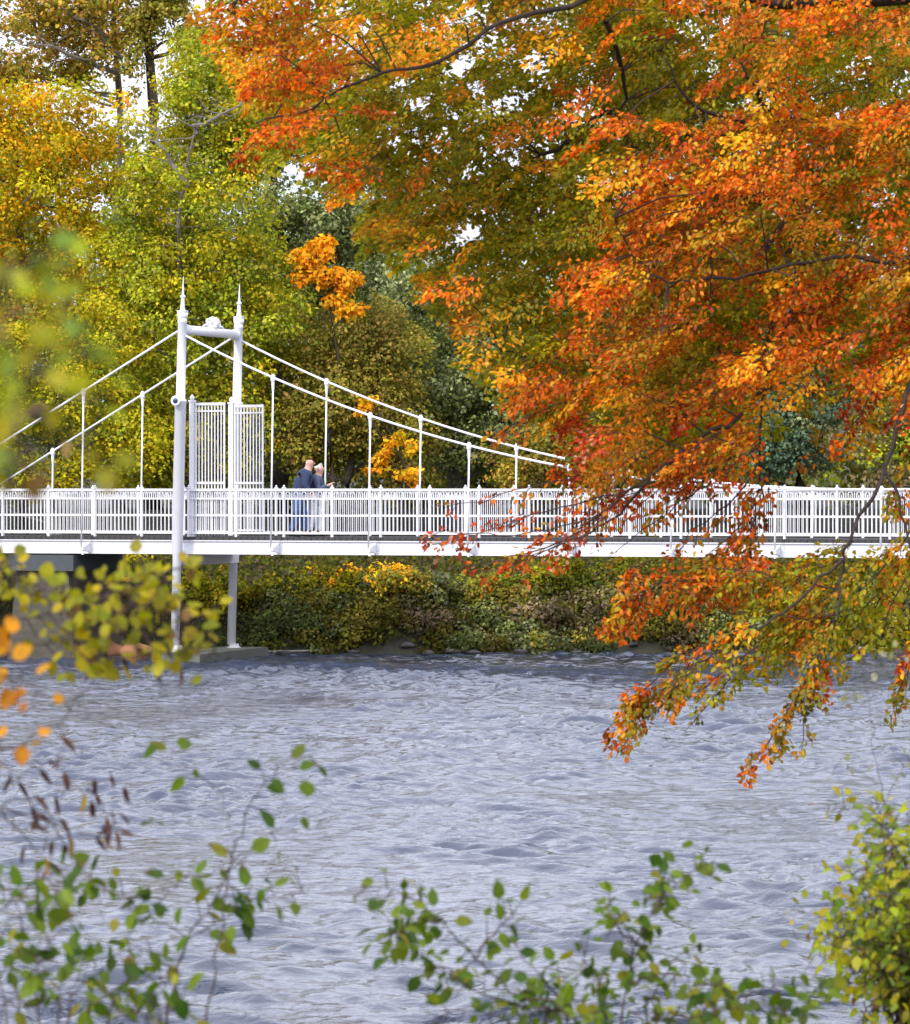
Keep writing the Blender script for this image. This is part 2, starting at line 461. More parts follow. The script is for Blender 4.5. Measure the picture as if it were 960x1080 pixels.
# cables and hangers
for v in V_COL:
    b = MB()
    b.tube([(t, v, cable_z(t)) for t in np.arange(T0, 0.01, SP / 2)], .026, 8)
    b.tube([(t, v, cable_z(t)) for t in np.arange(0, T1 + .01, SP / 4)], .026, 8)
    b.build('cable', M_WHITE, bridge, True)
    for k in range(-4, 11):
        if k == 0: continue
        t = k * SP; zc = cable_z(t)
        if k < -3: zc = max(zc, 4.0)
        b = MB()
        ln = LEAN * .6
        b.tube([(t, v, zc - .25), (t - ln * (zc - 2.5), v, 2.52)], .021, 8)
        h = b.build('hanger', M_WHITE, bridge, True)
        b = MB()
        b.lathe((t, v, zc - .3), [(.024, 0), (.032, .06), (.038, .2), (.055, .24), (.055, .34), (.03, .36), (.03, .38)], 12)
        b.build('clamp', M_WHITE, h)
        b = MB()
        vi = .38 if v < 1 else 3.04
        b.add([(t - ln - .03, v - .05 if v < 1 else v + .05, 2.5), (t - ln + .03, v - .05 if v < 1 else v + .05, 2.5), (t - ln + .03, vi, 2.45), (t - ln - .03, vi, 2.45),
               (t - ln - .03, v - .05 if v < 1 else v + .05, 2.56), (t - ln + .03, v - .05 if v < 1 else v + .05, 2.56), (t - ln + .03, vi, 2.68), (t - ln - .03, vi, 2.68)],
              [(3, 2, 1, 0), (4, 5, 6, 7), (0, 1, 5, 4), (1, 2, 6, 5), (2, 3, 7, 6), (3, 0, 4, 7)])
        b.lathe((t - ln, v, 2.40), [(.03, 0), (.03, .1)], 8)
        b.build('bracket', M_WHITE, h)

# railings
PW = SP / 2


def panel_mesh():
    b = MB()
    L = PW - .055
    for z, w, hh in ((RT - .035, .075, .055), (3.665, .03, .032), (3.285, .03, .03), (2.895, .035, .04)):
        b.box((PW / 2, 0, z), (L, w, hh))
    nb = 12
    for i in range(1, nb):
        x = i * PW / nb
        top = 3.78 if i % 2 else 3.86
        b.tube([(x, 0, 2.9), (x, 0, 3.76)], .0105, 5)
    for i in range(0, nb, 2):                 # hoops between the bars, under the handrail
        x0 = (i + .5) * PW / nb + .02; x1 = (i + 1.5) * PW / nb - .02
        xm = (x0 + x1) / 2; r = .044
        b.tube([(xm + r * math.cos(a) * 1.05, 0, 3.765 + r * 1.35 * math.sin(a)) for a in np.linspace(-.0, math.pi, 9)], .017, 5)
        b.tube([(xm - r * 1.05, 0, 3.66), (xm - r * 1.05, 0, 3.77)], .013, 5); b.tube([(xm + r * 1.05, 0, 3.66), (xm + r * 1.05, 0, 3.77)], .013, 5)
        xq = xm + PW / nb
        if i < nb - 2: b.tube([(xq, 0, 3.66), (xq, 0, 3.85)], .0125, 5)
    me = bpy.data.meshes.new('railing_panel'); me.from_pydata(b.v, [], b.f); me.materials.append(M_WHITE)
    return me


def post_mesh():
    b = MB()
    b.box((0, 0, (2.70 + RT) / 2), (.05, .06, RT - 2.70))
    b.box((0, 0, RT + .012), (.07, .08, .03)); b.lathe((0, 0, RT + .027), [(.018, 0), (.026, .02), (.018, .042), (.004, .05)], 8)
    me = bpy.data.meshes.new('railing_post'); me.from_pydata(b.v, [], b.f); me.materials.append(M_WHITE)
    return me


pm, qm = panel_mesh(), post_mesh()
for v in V_RAIL:
    k = 0
    t = T0
    while t < T1 - .01:
        o = bpy.data.objects.new('railing_panel', pm); o.location = (t + .08, v, 0); o.parent = bridge; COL.objects.link(o)
        o = bpy.data.objects.new('railing_post', qm); o.location = (t + .08, v, 0); o.parent = bridge; COL.objects.link(o)
        t += PW
# tall barred screens beside the tower posts
for v in (.53, 2.89):
    b = MB(); t0, t1 = .21, .94
    for z, hh in ((5.80, .06), (5.64, .03), (4.02, .05), (2.93, .04)): b.box(((t0 + t1) / 2, v, z), (t1 - t0, .05, hh))
    for i in range(10):
        x = t0 + .02 + i * (t1 - t0 - .04) / 9
        w = .022 if 0 < i < 9 else .034
        b.box((x, v, (5.83 + 2.84) / 2 - .01), (w, w, 5.80 - 2.84))
    g = b.build('barred_screen', M_WHITE, bridge)
    b = MB(); b.box((.14, v, (5.85 + DZ) / 2), (.11, .10, 5.85 - DZ)); b.box((.14, v, 5.87), (.14, .13, .04))
    b.lathe((.14, v, 5.89), [(.03, 0), (.055, .04), (.055, .07), (.02, .11), (.005, .13)], 10)
    b.build('screen_post', M_WHITE, bridge)

# plinth, pier
def prism(b, pts0, pts1, z0, z1):
    n = len(pts0)
    b.add([(x, y, z0) for x, y in pts0] + [(x, y, z1) for x, y in pts1],
          [tuple(range(n - 1, -1, -1)), tuple(range(n, 2 * n))] + [(i, (i + 1) % n, n + (i + 1) % n, n + i) for i in range(n)])


b = MB()
prism(b, [(-.5, -.45), (.75, -.45), (.75, 3.85), (-.5, 3.85)], [(-.45, -.4), (.7, -.4), (.7, 3.8), (-.45, 3.8)], -1.2, .2)
o = b.build('concrete_plinth', M_CONC); o.location = (BX, BY, 0); o.rotation_euler = (0, 0, -ANG)
tag(o, 'low dark concrete plinth standing in the water under the white bridge posts', 'plinth')
pier = empty('bridge_pier', (BX, BY, 0), 'tapering grey masonry pier with dark capping below the footbridge deck', 'pier', None, -ANG)
b = MB(); pc = -3.45
prism(b, [(pc - .95, .15), (pc + .95, .15), (pc + .95, 3.25), (pc - .95, 3.25)], [(pc - .66, .35), (pc + .62, .35), (pc + .62, 3.05), (pc - .66, 3.05)], -1.2, 2.02)
b.build('shaft', M_PIER, pier)
b = MB(); b.box((pc, 1.7, 2.2), (1.62, 3.0, .36)); b.box((pc, 1.7, 2.40), (1.2, 2.6, .05)); b.build('capping', simple('pier_cap', (.055, .062, .07), .8, .25, 4, .4, 15), pier)

# lamp on the near post
lamp = empty('bridge_lamp', tuple(BL(.06, -.16, 5.86)), 'small round white lamp with dark blue lens on the taller tower post', 'lamp', None, -ANG)
b = MB(); b.tube([(0, .02, 0), (0, -.06, 0), (0, -.10, 0), (0, -.105, 0)], [.05, .105, .115, .10], 18); b.build('housing', M_WHITE, lamp, True)
b = MB(); b.tube([(0, -.100, 0), (0, -.118, 0), (0, -.125, 0)], [.062, .058, .02], 16); b.build('lens', M_DARK, lamp, True)

# ------------------------------------------------------------------ people
def skin(name, verts, edges, radii, mat, parent, sub=2):
    me = bpy.data.meshes.new(name); me.from_pydata(verts, edges, [])
    o = link(name, me, mat, parent)
    md = o.modifiers.new('skin', 'SKIN'); md.use_smooth_shade = True
    for i, r in enumerate(radii):
        r = r if hasattr(r, '__len__') else (r, r)
        me.skin_vertices[0].data[i].radius = r
    me.skin_vertices[0].data[0].use_root = True
    s = o.modifiers.new('sub', 'SUBSURF'); s.levels = sub; s.render_levels = sub
    return o


M_SKIN = simple('skin', (.55, .30, .23), .55, .08, 12)
M_NAVY = simple('navy_cloth', (.022, .035, .085), .85, .25, 20, .4, 60)
M_JEAN = simple('jean_cloth', (.07, .12, .26), .9, .3, 15, .4, 60)
M_PALE = simple('pale_cloth', (.58, .58, .62), .9, .15, 15, .4, 50)
M_GREYB = simple('greyblue_cloth', (.06, .075, .13), .9, .2, 18, .4, 50)
M_BLACK = simple('black_cloth', (.015, .015, .02), .8, .2, 20)
M_HAIRW = simple('white_hair', (.62, .58, .52), .8, .15, 40, .5, 60)
M_SHOE = simple('shoe_dark', (.03, .025, .02), .6, .2, 20)


def person(loc, h, label, jacket, trousers, hair, bend, face_rz, stride=.12, bald=False, arms='down', scarf=False):
    """local: faces +x, y = left; built for 1.75 m then scaled"""
    root = empty('person', loc, label, 'person', 'couple walking on the footbridge', face_rz)
    k = h / 1.75
    root.scale = (k, k, k)
    hx = bend           # how far the shoulders stand in front of the hips
    sh = 1.42 - bend * .25
    hd = (hx + .075, 0, sh + .185)
    V = [(0, 0, .93), (.01 + hx * .3, 0, 1.10), (hx * .7, 0, 1.28), (hx, 0, sh), (hx + .045, 0, sh + .09), (hd[0], 0, hd[2]), (hd[0] + .01, 0, hd[2] + .10)]
    E = [(0, 1), (1, 2), (2, 3), (3, 4), (4, 5), (5, 6)]
    Rr = [(.13, .16), (.12, .15), (.13, .17), (.10, .14), .07, (.118, .10), (.098, .088)]
    JV = [(0, 0, .84), (.01 + hx * .3, 0, 1.08), (hx * .7 - .01, 0, 1.27), (hx, 0, sh + .0), (hx + .03, 0, sh + .06)]
    JE = [(0, 1), (1, 2), (2, 3), (3, 4)]
    JR = [(.18, .21), (.18, .20), (.20, .22), (.16, .19), (.10, .11)]
    TV = [(0, 0, .95)]; TE = []; TR = [(.13, .155)]
    shoes = []
    for s in (1, -1):
        st = stride * s
        n = len(V)
        V += [(0, .095 * s, .88), (st * .6 + .03, .10 * s, .50), (st - .02, .10 * s, .09), (st + .1, .11 * s, .04)]
        E += [(0, n), (n, n + 1), (n + 1, n + 2), (n + 2, n + 3)]; Rr += [.085, .058, .04, .035]
        m = len(TV)
        TV += [(0, .10 * s, .86), (st * .6 + .03, .105 * s, .50), (st - .02, .105 * s, .10)]
        TE += [(0, m), (m, m + 1), (m + 1, m + 2)]; TR += [.125, .095, .08]
        shoes.append((st, .11 * s))
        n = len(V); j = len(JV)
        if arms == 'down':
            el = (hx - .02 + .02 * s, .25 * s, 1.10); wr = (hx + .14, .23 * s, .90); ha = (hx + .19, .22 * s, .83)
        else:
            el = (hx + .10, .24 * s, 1.12); wr = (hx + .30, .10 * s, 1.22); ha = (hx + .37, .05 * s, 1.26)
        V += [(hx, .17 * s, sh - .02), el, wr, ha]; E += [(3, n), (n, n + 1), (n + 1, n + 2), (n + 2, n + 3)]; Rr += [.055, .042, .028, (.04, .02)]
        # fingers and thumb
        hv = np.array(ha); dirv = norm(np.array(ha) - np.array(wr))
        for q in range(4):
            b0 = len(V)
            side = np.array([0, 1, 0]) * (q - 1.5) * .018
            V += [tuple(hv + dirv * .05 + side), tuple(hv + dirv * (.085 + .008 * (1 - abs(q - 1.5))) + side + np.array([.0, 0, -.012]))]
            E += [(n + 3, b0), (b0, b0 + 1)]; Rr += [.009, .008]
        b0 = len(V); V += [tuple(hv + dirv * .03 + np.array([.02, -.03 * s, .02]))]; E += [(n + 3, b0)]; Rr += [.010]
        JV += [(hx, .175 * s, sh - .03), tuple(el), tuple(np.array(wr) * .95 + np.array(el) * .05)]; JE += [(3, j), (j, j + 1), (j + 1, j + 2)]; JR += [.10, .075, .055]
    skin('body', V, E, Rr, M_SKIN, root)
    skin('jacket', JV, JE, JR, jacket, root)
    skin('trousers', TV, TE, TR, trousers, root)
    for st, sy in shoes:
        b = MB(); b.tube([(st - .10, sy, .045), (st - .05, sy, .055), (st + .06, sy, .05), (st + .15, sy, .035), (st + .18, sy, .03)], [.03, .045, .045, .036, .012], 10)
        b.build('shoe', M_SHOE, root, True)
    # face: nose, brow, ears, eyes in one
    b = MB()
    b.tube([(hd[0] + .085, 0, hd[2] + .045), (hd[0] + .112, 0, hd[2] + .015), (hd[0] + .08, 0, hd[2] + .005)], [.010, .017, .008], 6)
    for s in (1, -1): b.tube([(hd[0] - .005, .072 * s, hd[2] + .05), (hd[0] - .015, .085 * s, hd[2] + .03), (hd[0], .074 * s, hd[2] - .01)], [.010, .016, .008], 6)
    b.build('nose_and_ears', M_SKIN, root, True)
    b = MB()
    for s in (1, -1): b.tube([(hd[0] + .070, .028 * s, hd[2] + .045), (hd[0] + .079, .028 * s, hd[2] + .045)], [.011, .005], 8)
    b.tube([(hd[0] + .075, -.022, hd[2] - .03), (hd[0] + .083, 0, hd[2] - .03), (hd[0] + .075, .022, hd[2] - .03)], .004, 5)
    b.build('eyes_and_mouth', M_BLACK, root)
    # hair: ring round the bald crown, or a full cap
    if bald:
        HV = [(hd[0] - .07, 0, hd[2] + .02), (hd[0] - .05, .055, hd[2] + .03), (hd[0] - .01, .075, hd[2] + .05), (hd[0] - .05, -.055, hd[2] + .03), (hd[0] - .01, -.075, hd[2] + .05)]
        skin('hair', HV, [(0, 1), (1, 2), (0, 3), (3, 4)], [.03, .028, .014, .028, .014], hair, root)
    else:
        HV = [(hd[0] - .03, 0, hd[2] + .07), (hd[0] + .03, 0, hd[2] + .085), (hd[0] - .07, 0, hd[2] + .03), (hd[0] - .055, 0, hd[2] - .05)]
        skin('hair', HV, [(0, 1), (0, 2), (2, 3)], [(.075, .08), (.045, .06), (.05, .07), (.03, .05)], hair, root)
    if scarf:
        skin('scarf', [(hx + .03, 0, sh + .06), (hx + .12, .05, sh - .02), (hx + .15, .02, sh - .2)], [(0, 1), (1, 2)], [(.085, .09), .05, .04], M_BLACK, root)
    return root


pt = BL(2.40, 1.35, DZ)
person(tuple(pt), 1.83, 'balding man in navy jacket and blue jeans stooping on the footbridge', M_NAVY, M_JEAN, M_HAIRW, .16, -ANG + .35, .13, True, 'down')
pt2 = BL(2.62, 1.75, DZ)
person(tuple(pt2), 1.66, 'white-haired person in dark grey-blue coat and pale trousers with black scarf close beside the man', M_GREYB, M_PALE, M_HAIRW, .07, -ANG + .1, .08, False, 'up', True)

# ------------------------------------------------------------------ vegetation
YG = [(4, (.46, .42, .015)), (3, (.58, .47, .02)), (3, (.28, .29, .015)), (1, (.62, .40, .02))]
LIME = [(4, (.38, .41, .02)), (2, (.52, .50, .03)), (3, (.20, .26, .02)), (2, (.32, .31, .06))]
GOLD = [(4, (.64, .38, .01)), (3, (.52, .38, .012)), (2, (.32, .29, .015)), (2, (.66, .27, .01))]
OLIVE = [(4, (.25, .23, .025)), (3, (.34, .27, .04)), (2, (.17, .18, .025)), (1, (.42, .30, .06))]
OLIVEBR = [(4, (.28, .21, .04)), (3, (.21, .19, .025)), (2, (.38, .25, .06)), (2, (.16, .17, .025))]
DARKG = [(4, (.18, .22, .05)), (3, (.25, .29, .08)), (2, (.12, .16, .04)), (1, (.36, .38, .17))]
GREYG = [(4, (.28, .32, .12)), (3, (.38, .41, .19)), (2, (.14, .175, .06)), (1, (.38, .39, .22))]
TEAL = [(4, (.12, .19, .11)), (3, (.19, .28, .17)), (2, (.05, .08, .05))]
TAN = [(4, (.36, .28, .11)), (3, (.27, .23, .06)), (2, (.42, .31, .16))]
PINKT = [(4, (.34, .25, .13)), (3, (.25, .20, .08)), (2, (.18, .18, .05)), (2, (.40, .30, .20))]
ORANGE = [(4, (.86, .32, .012)), (3, (.88, .46, .02)), (1, (.62, .38, .02))]
BEIGEOR = [(4, (.50, .32, .04)), (3, (.36, .29, .03)), (3, (.22, .23, .03)), (2, (.60, .34, .07))]

EXT = 0


def blob_leaves(LV, c, r, n, size, pal, squash=.72, droop=.25, jit=.22):
    """leaves gathered on the outside of an uneven clump"""
    d = norm(rng.normal(size=(n, 3)))
    rad = r * (1 - .55 * rng.random(n) ** 2.2) * (1 + .25 * np.sin(d[:, 0] * 4 + c[0]) * np.sin(d[:, 2] * 5 + c[2]))
    off = d * rad[:, None] * np.array([1, 1, squash])
    p = c + off + rng.normal(scale=r * .10, size=(n, 3))
    nr = norm(d * .8 + np.array([0, -.15, .55]) + rng.normal(scale=.55, size=(n, 3)))
    a = norm(np.cross(nr, rng.normal(size=(n, 3)))) + np.array([0, 0, -droop])
    LV.add(p, a, nr, size * rng.uniform(.7, 1.35, n), pick(pal, n, jit))


def limb(b, p0, p1, r0, r1, wob=.06, n=6, sides=6, sag=0.0):
    p0 = np.array(p0, float); p1 = np.array(p1, float); L = np.linalg.norm(p1 - p0)
    pts = []
    w = rng.normal(scale=wob * L, size=3)
    for i in range(n + 1):
        s = i / n
        pts.append(p0 + (p1 - p0) * s + w * math.sin(math.pi * s) + rng.normal(scale=wob * L * .12, size=3) * (0 < i < n) + np.array([0, 0, -sag * L * math.sin(math.pi * s)]))
    b.tube(pts, [r0 + (r1 - r0) * (i / n) for i in range(n + 1)], sides, False)
    return pts


def tree(name, label, cat, base, Y, lobes, pal, nclump, per, size, *a, vis=(), **kw):
    return tree_(name, label, cat, base, Y, lobes, pal, nclump, per, size, *a, vis=vis, **kw)


def tree_(name, label, cat, base, Y, lobes, pal, nclump, per, size, rcl=(.5, .95), trunk_r=.22, bark=None, group=None, bare=0, trunk_top=None, lean=0.0, alt=None, altp=0, keep=None, vis=()):
    """lobes: (px, py, rx, ry, rdepth m) ellipsoids of the crown, in photo pixels at distance Y"""
    bx = (base - CX) / F * Y
    gz = float(ground_z(bx, Y))
    root = empty(name, (bx, Y, gz - .1), label, cat, group)
    O = np.array([bx, Y, gz - .1]); s = Y / F
    LV = Leaves(RHOMB)
    w = np.array([l[2] * l[3] for l in lobes], float); w /= w.sum()
    cents = []
    rcl = (rcl[0] * .62, rcl[1] * .74); per = per * .60
    for i in range(int(nclump * 1.75)):
        l = lobes[rng.choice(len(lobes), p=w)]
        c0 = P(l[0], l[1], Y)
        d = norm(rng.normal(size=3)); d[1] = -abs(d[1]) if rng.random() < .6 else d[1]
        q = rng.random() ** .45
        c = c0 + d * q * np.array([l[2] * s, l[4], l[3] * s])
        c[2] = max(c[2], float(ground_z(c[0], c[1])) + .25)
        if keep and not keep(c): continue
        r = rng.uniform(*rcl); cents.append((c, r))
        pp = alt if (alt and rng.random() < altp) else pal
        vv = rng.uniform(.66, 1.28) if pp is not ORANGE else rng.uniform(.85, 1.1); pl = [(x[0] * rng.uniform(.15, 1.9), tuple(np.array(x[1]) * vv)) for x in pp]
        blob_leaves(LV, c - O, r, int(per * .82 * (r / rcl[1]) ** 1.6), size * 1.14, pl)
    top = trunk_top if trunk_top is not None else min(l[1] for l in lobes) + 40
    b = MB()
    tp = P(base + lean, top, Y) - O
    pts = [np.array([0, 0, -.25])] + [tp * (i / 7) + np.array([math.sin(i * 1.7) * .12, math.cos(i * 1.3) * .1, 0]) for i in range(1, 8)]
    b.tube(pts, [trunk_r * 1.25] + [trunk_r * (1 - .8 * i / 7) for i in range(1, 8)], 9)
    b.build('trunk', bark or M_BARK_GREY, root, True)
    b = MB()
    order = rng.permutation(len(cents))[:int(12 + bare)]
    for j in order:
        c, r = cents[j]; c = c - O
        zt = max(.5, min(c[2] - .3 - .25 * math.hypot(c[0] - tp[0] * .5, c[1]), tp[2] * .95))
        f = min(1, zt / max(tp[2], .1)); st = tp * f
        limb(b, st, c, trunk_r * (.32 - .2 * f), .015, .10, 6, 5)
    for pts in vis:                       # limbs that show in front of the leaves
        W = [P(px, py, Y + dy) - O for px, py, dy in pts]
        Q = []
        for i in range(len(W) - 1):
            for t in (0, .33, .66): Q.append(W[i] * (1 - t) + W[i + 1] * t + rng.normal(scale=.05, size=3))
        Q.append(W[-1]); b.tube(Q, [trunk_r * .34 * (1 - .85 * k / (len(Q) - 1)) for k in range(len(Q))], 6, False)
        for k in range(2, len(Q)):
            for g in (-1, 1):
                e = Q[k] + np.array([g * rng.uniform(.3, .9), rng.normal(0, .2), rng.uniform(-.1, .6)])
                limb(b, Q[k], e, .02, .006, .1, 4, 3)
    if order.size or vis: b.build('branches', bark or M_BARK_GREY, root)
    LV.build('crown', M_LEAF_FAR, root)
    return root


def shrub(px, ytop, ybot, wpx, Y, pal, label, n=16, per=330, size=.085, alt=None, altp=0.0, group='shrubs along the far river bank', name='bank_shrub', leafmat=None):
    bx = (px - CX) / F * Y; s = Y / F
    gz = float(ground_z(bx, Y)); root = empty(name, (bx, Y, gz - .05), label, 'shrub', group)
    O = np.array([bx, Y, gz - .05])
    z0 = CH - (ybot - HY) * s; z1 = CH - (ytop - HY) * s
    LV = Leaves(RHOMB); b = MB(); sv = rng.uniform(.5, 1.45)
    for i in range(n):
        u = rng.uniform(-1, 1); q = rng.random() ** .7
        r = rng.uniform(.16, .46)
        z = max(z0 + r * .6, z0 + (z1 - r - z0) * q * math.sqrt(max(.05, 1 - .7 * u * u)))
        c = np.array([bx + u * wpx / 2 * s * .9, Y + rng.uniform(-.7, .5), z])
        c[2] = max(c[2], float(ground_z(c[0], c[1])) + .1)
        pp = alt if (alt and rng.random() < altp) else pal
        vv = rng.uniform(.27, .88) * (1.9 if pp is ORANGE else sv); pl = [(x[0] * rng.uniform(.15, 1.9), tuple(np.array(x[1]) * vv)) for x in pp]
        blob_leaves(LV, c - O, r, int(per * .9 * (r / .4) ** 1.5), size * 1.15, pl)
        if i < 12: limb(b, (rng.uniform(-.2, .2), rng.uniform(-.15, .15), 0), c - O, .022, .006, .08, 4, 4)
    b.build('stems', M_BARK, root)
    LV.build('foliage', M_LEAF_FAR, root)
    return root


G_T = 'trees beyond the far river bank'
# tall thin trees at the top left
tree('tall_tree', 'tall sparse olive and amber tree with grey trunk against the sky', 'tree', 123, 113, [(60, -20, 100, 60, 3), (25, 20, 75, 38, 2.5), (110, 20, 60, 40, 2.5), (-10, 60, 40, 30, 2), (90, 60, 60, 22, 2), (20, 78, 60, 18, 2)], BEIGEOR, 104, 300, .12, (.4, .8), .24, M_BARK_GREY, G_T, 0, -60,
     vis=(((122, 75, -1), (95, 66, -1.5), (55, 48, -2), (10, 42, -2)), ((124, 60, -1), (100, 30, -1.5), (70, 10, -2)), ((124, 50, 0), (150, 20, -1), (170, -10, -1))))
tree('tall_tree', 'tall dark ivy-covered tree behind the spired bridge posts', 'tree', 158, 111, [(185, -30, 40, 60, 1.6), (152, 60, 14, 60, .5), (160, 10, 25, 40, 1), (200, 40, 26, 30, 1)], OLIVE, 50, 330, .10, (.35, .65), .36, M_BARK, G_T, -4, -60)
tree('autumn_tree', 'golden yellow broad tree at the far left bank', 'tree', 20, 105, [(40, 190, 92, 95, 3.2), (95, 240, 45, 90, 2.5), (-60, 260, 90, 170, 3.5), (20, 330, 90, 100, 3), (90, 130, 50, 50, 2), (20, 115, 60, 35, 2.4)], GOLD, 190, 560, .10, (.5, .95), .28, M_BARK_GREY, G_T, alt=YG, altp=.35)
tree('autumn_tree', 'tall lime green tree rising behind the spired bridge posts', 'tree', 188, 102.5, [(215, 190, 85, 130, 3), (245, 130, 55, 70, 2), (160, 250, 50, 90, 2.2), (185, 350, 110, 110, 3), (260, 330, 70, 100, 2.5), (200, 460, 110, 60, 2.5), (215, 75, 48, 45, 2)], LIME, 290, 560, .095, (.45, .9), .24, M_BARK_GREY, G_T, alt=YG, altp=.4, lean=12,
     vis=(((188, 340, 0), (187, 290, -1.2), (190, 240, -2.0), (196, 190, -2.3), (202, 140, -2.3), (215, 110, -1.6)), ((202, 140, -2.3), (225, 125, -2.4), (262, 105, -2.2)), ((196, 190, -2.3), (175, 160, -2.2), (160, 130, -1.6))))
tree('autumn_tree', 'yellow-green tree behind the bridge cables at the left end', 'tree', 60, 99.6, [(70, 390, 105, 75, 2), (40, 460, 110, 60, 1.6), (135, 465, 50, 50, 1.2), (-60, 420, 80, 110, 2)], YG, 150, 520, .088, (.4, .8), .18, M_BARK_GREY, G_T, alt=LIME, altp=.3)
tree('evergreen_tree', 'dark green tree with grey twigs behind the small orange maple', 'tree', 292, 110, [(330, 230, 80, 100, 3), (290, 120, 50, 60, 3), (350, 140, 50, 60, 3), (390, 250, 60, 80, 3), (310, 330, 80, 110, 3), (400, 350, 80, 80, 3)], DARKG, 150, 520, .11, (.5, .95), .42, M_BARK, G_T, alt=GREYG, altp=.35)
tree('broad_tree', 'olive brown tree behind the highest white hangers', 'tree', 370, 103, [(350, 400, 75, 85, 2.4), (400, 370, 50, 60, 2), (330, 460, 60, 60, 2), (410, 455, 60, 55, 2)], OLIVE, 140, 540, .09, (.4, .85), .2, M_BARK_GREY, G_T, alt=OLIVEBR, altp=.5)
tree('willow_tree', 'grey-green willow-like tree in the gap beside the beech leaves', 'tree', 480, 106, [(450, 300, 55, 50, 2.4), (480, 370, 85, 75, 3), (520, 430, 95, 70, 3), (470, 460, 70, 50, 2.4), (560, 350, 60, 80, 3)], GREYG, 190, 520, .095, (.4, .85), .26, M_BARK_GREY, G_T, 25, alt=DARKG, altp=.35)
tree('evergreen_tree', 'dark evergreen tree behind the orange beech canopy', 'tree', 640, 109, [(640, 320, 90, 110, 3.5), (680, 400, 90, 110, 3.5), (590, 430, 70, 80, 3)], DARKG, 130, 480, .12, (.5, 1.0), .4, M_BARK, G_T)
tree('broad_tree', 'brown and orange tinged tree above the bridge midspan', 'tree', 585, 101.5, [(560, 490, 50, 30, 1.4), (610, 480, 60, 45, 1.6), (660, 470, 60, 55, 1.6)], OLIVEBR, 60, 480, .09, (.35, .7), .14, M_BARK_GREY, G_T, alt=BEIGEOR, altp=.4)
tree('broad_tree', 'mid green tree hidden behind the beech canopy', 'tree', 760, 107, [(760, 300, 90, 130, 3.5), (740, 430, 80, 80, 3)], OLIVE, 110, 460, .12, (.5, 1.0), .32, M_BARK_GREY, G_T, alt=LIME, altp=.3)
tree('evergreen_tree', 'blue-green evergreen tree above the bridge railing on the far bank', 'tree', 845, 104, [(845, 400, 60, 90, 2.4), (820, 470, 50, 45, 2), (880, 330, 50, 80, 2.4)], TEAL, 120, 520, .095, (.35, .75), .26, M_BARK, G_T, alt=GREYG, altp=.25)
tree('broad_tree', 'tan and olive tree at the right end of the railing', 'tree', 945, 102, [(940, 440, 65, 75, 2.4), (1000, 380, 80, 130, 2.6)], TAN, 110, 500, .095, (.4, .85), .22, M_BARK_GREY, G_T, alt=LIME, altp=.3)
tree('orange_maple', 'small bright orange maple glowing between the green trees', 'maple', 352, 101.2, [(322, 272, 18, 12, .5), (345, 262, 20, 14, .6), (338, 290, 26, 14, .6), (362, 300, 20, 14, .5), (356, 322, 16, 12, .4), (375, 325, 8, 8, .3), (318, 290, 10, 8, .3)], ORANGE, 34, 170, .125, (.14, .36), .08, M_BARK, G_T, trunk_top=290)
tree('orange_maple', 'low orange and yellow maple just above the bridge railing', 'maple', 425, 99.0, [(418, 472, 24, 18, .5), (400, 492, 16, 16, .4), (385, 425, 16, 12, .4), (430, 500, 20, 14, .4)], ORANGE, 13, 130, .11, (.13, .32), .08, M_BARK, G_T, alt=GOLD, altp=.4, trunk_top=460)
# trees outside the frame, seen only from a step aside
for (px, Yt, tp, pal, lb) in ((-190, 104, 120, LIME, 'lime tree beyond the golden tree on the far bank'), (-330, 108, 60, OLIVE, 'olive tree at the upstream end of the far bank'), (1120, 105, 150, GOLD, 'golden tree at the downstream end of the far bank'), (1260, 108, 120, DARKG, 'dark tree at the downstream end of the far bank')):
    tree('broad_tree', lb, 'tree', px, Yt, [(px, tp + 110, 90, 110, 3), (px + 30, tp + 250, 110, 120, 3)], pal, 90, 380, .13, (.6, 1.1), .3, M_BARK_GREY, G_T)

# far wood closing the view behind the single trees
LV = Leaves(RHOMB); LB = MB()
for i in range(760):
    px = rng.uniform(-500, 1500); Yw = rng.uniform(117, 124)
    if 230 < px < 420: top = 215
    elif px < 230: top = 120
    elif px < 600: top = 290
    else: top = -60
    py = rng.uniform(top + 20, 520)
    pal = [LIME, OLIVE, DARKG, GREYG][rng.integers(4)]
    c = P(px, py, Yw); blob_leaves(LV, c, rng.uniform(.9, 1.5), 300, .2, pal)
o = LV.build('far_wood', M_LEAF_FAR); tag(o, 'mixed green wood filling the gaps between the trees of the far bank', 'wood', kind='stuff')

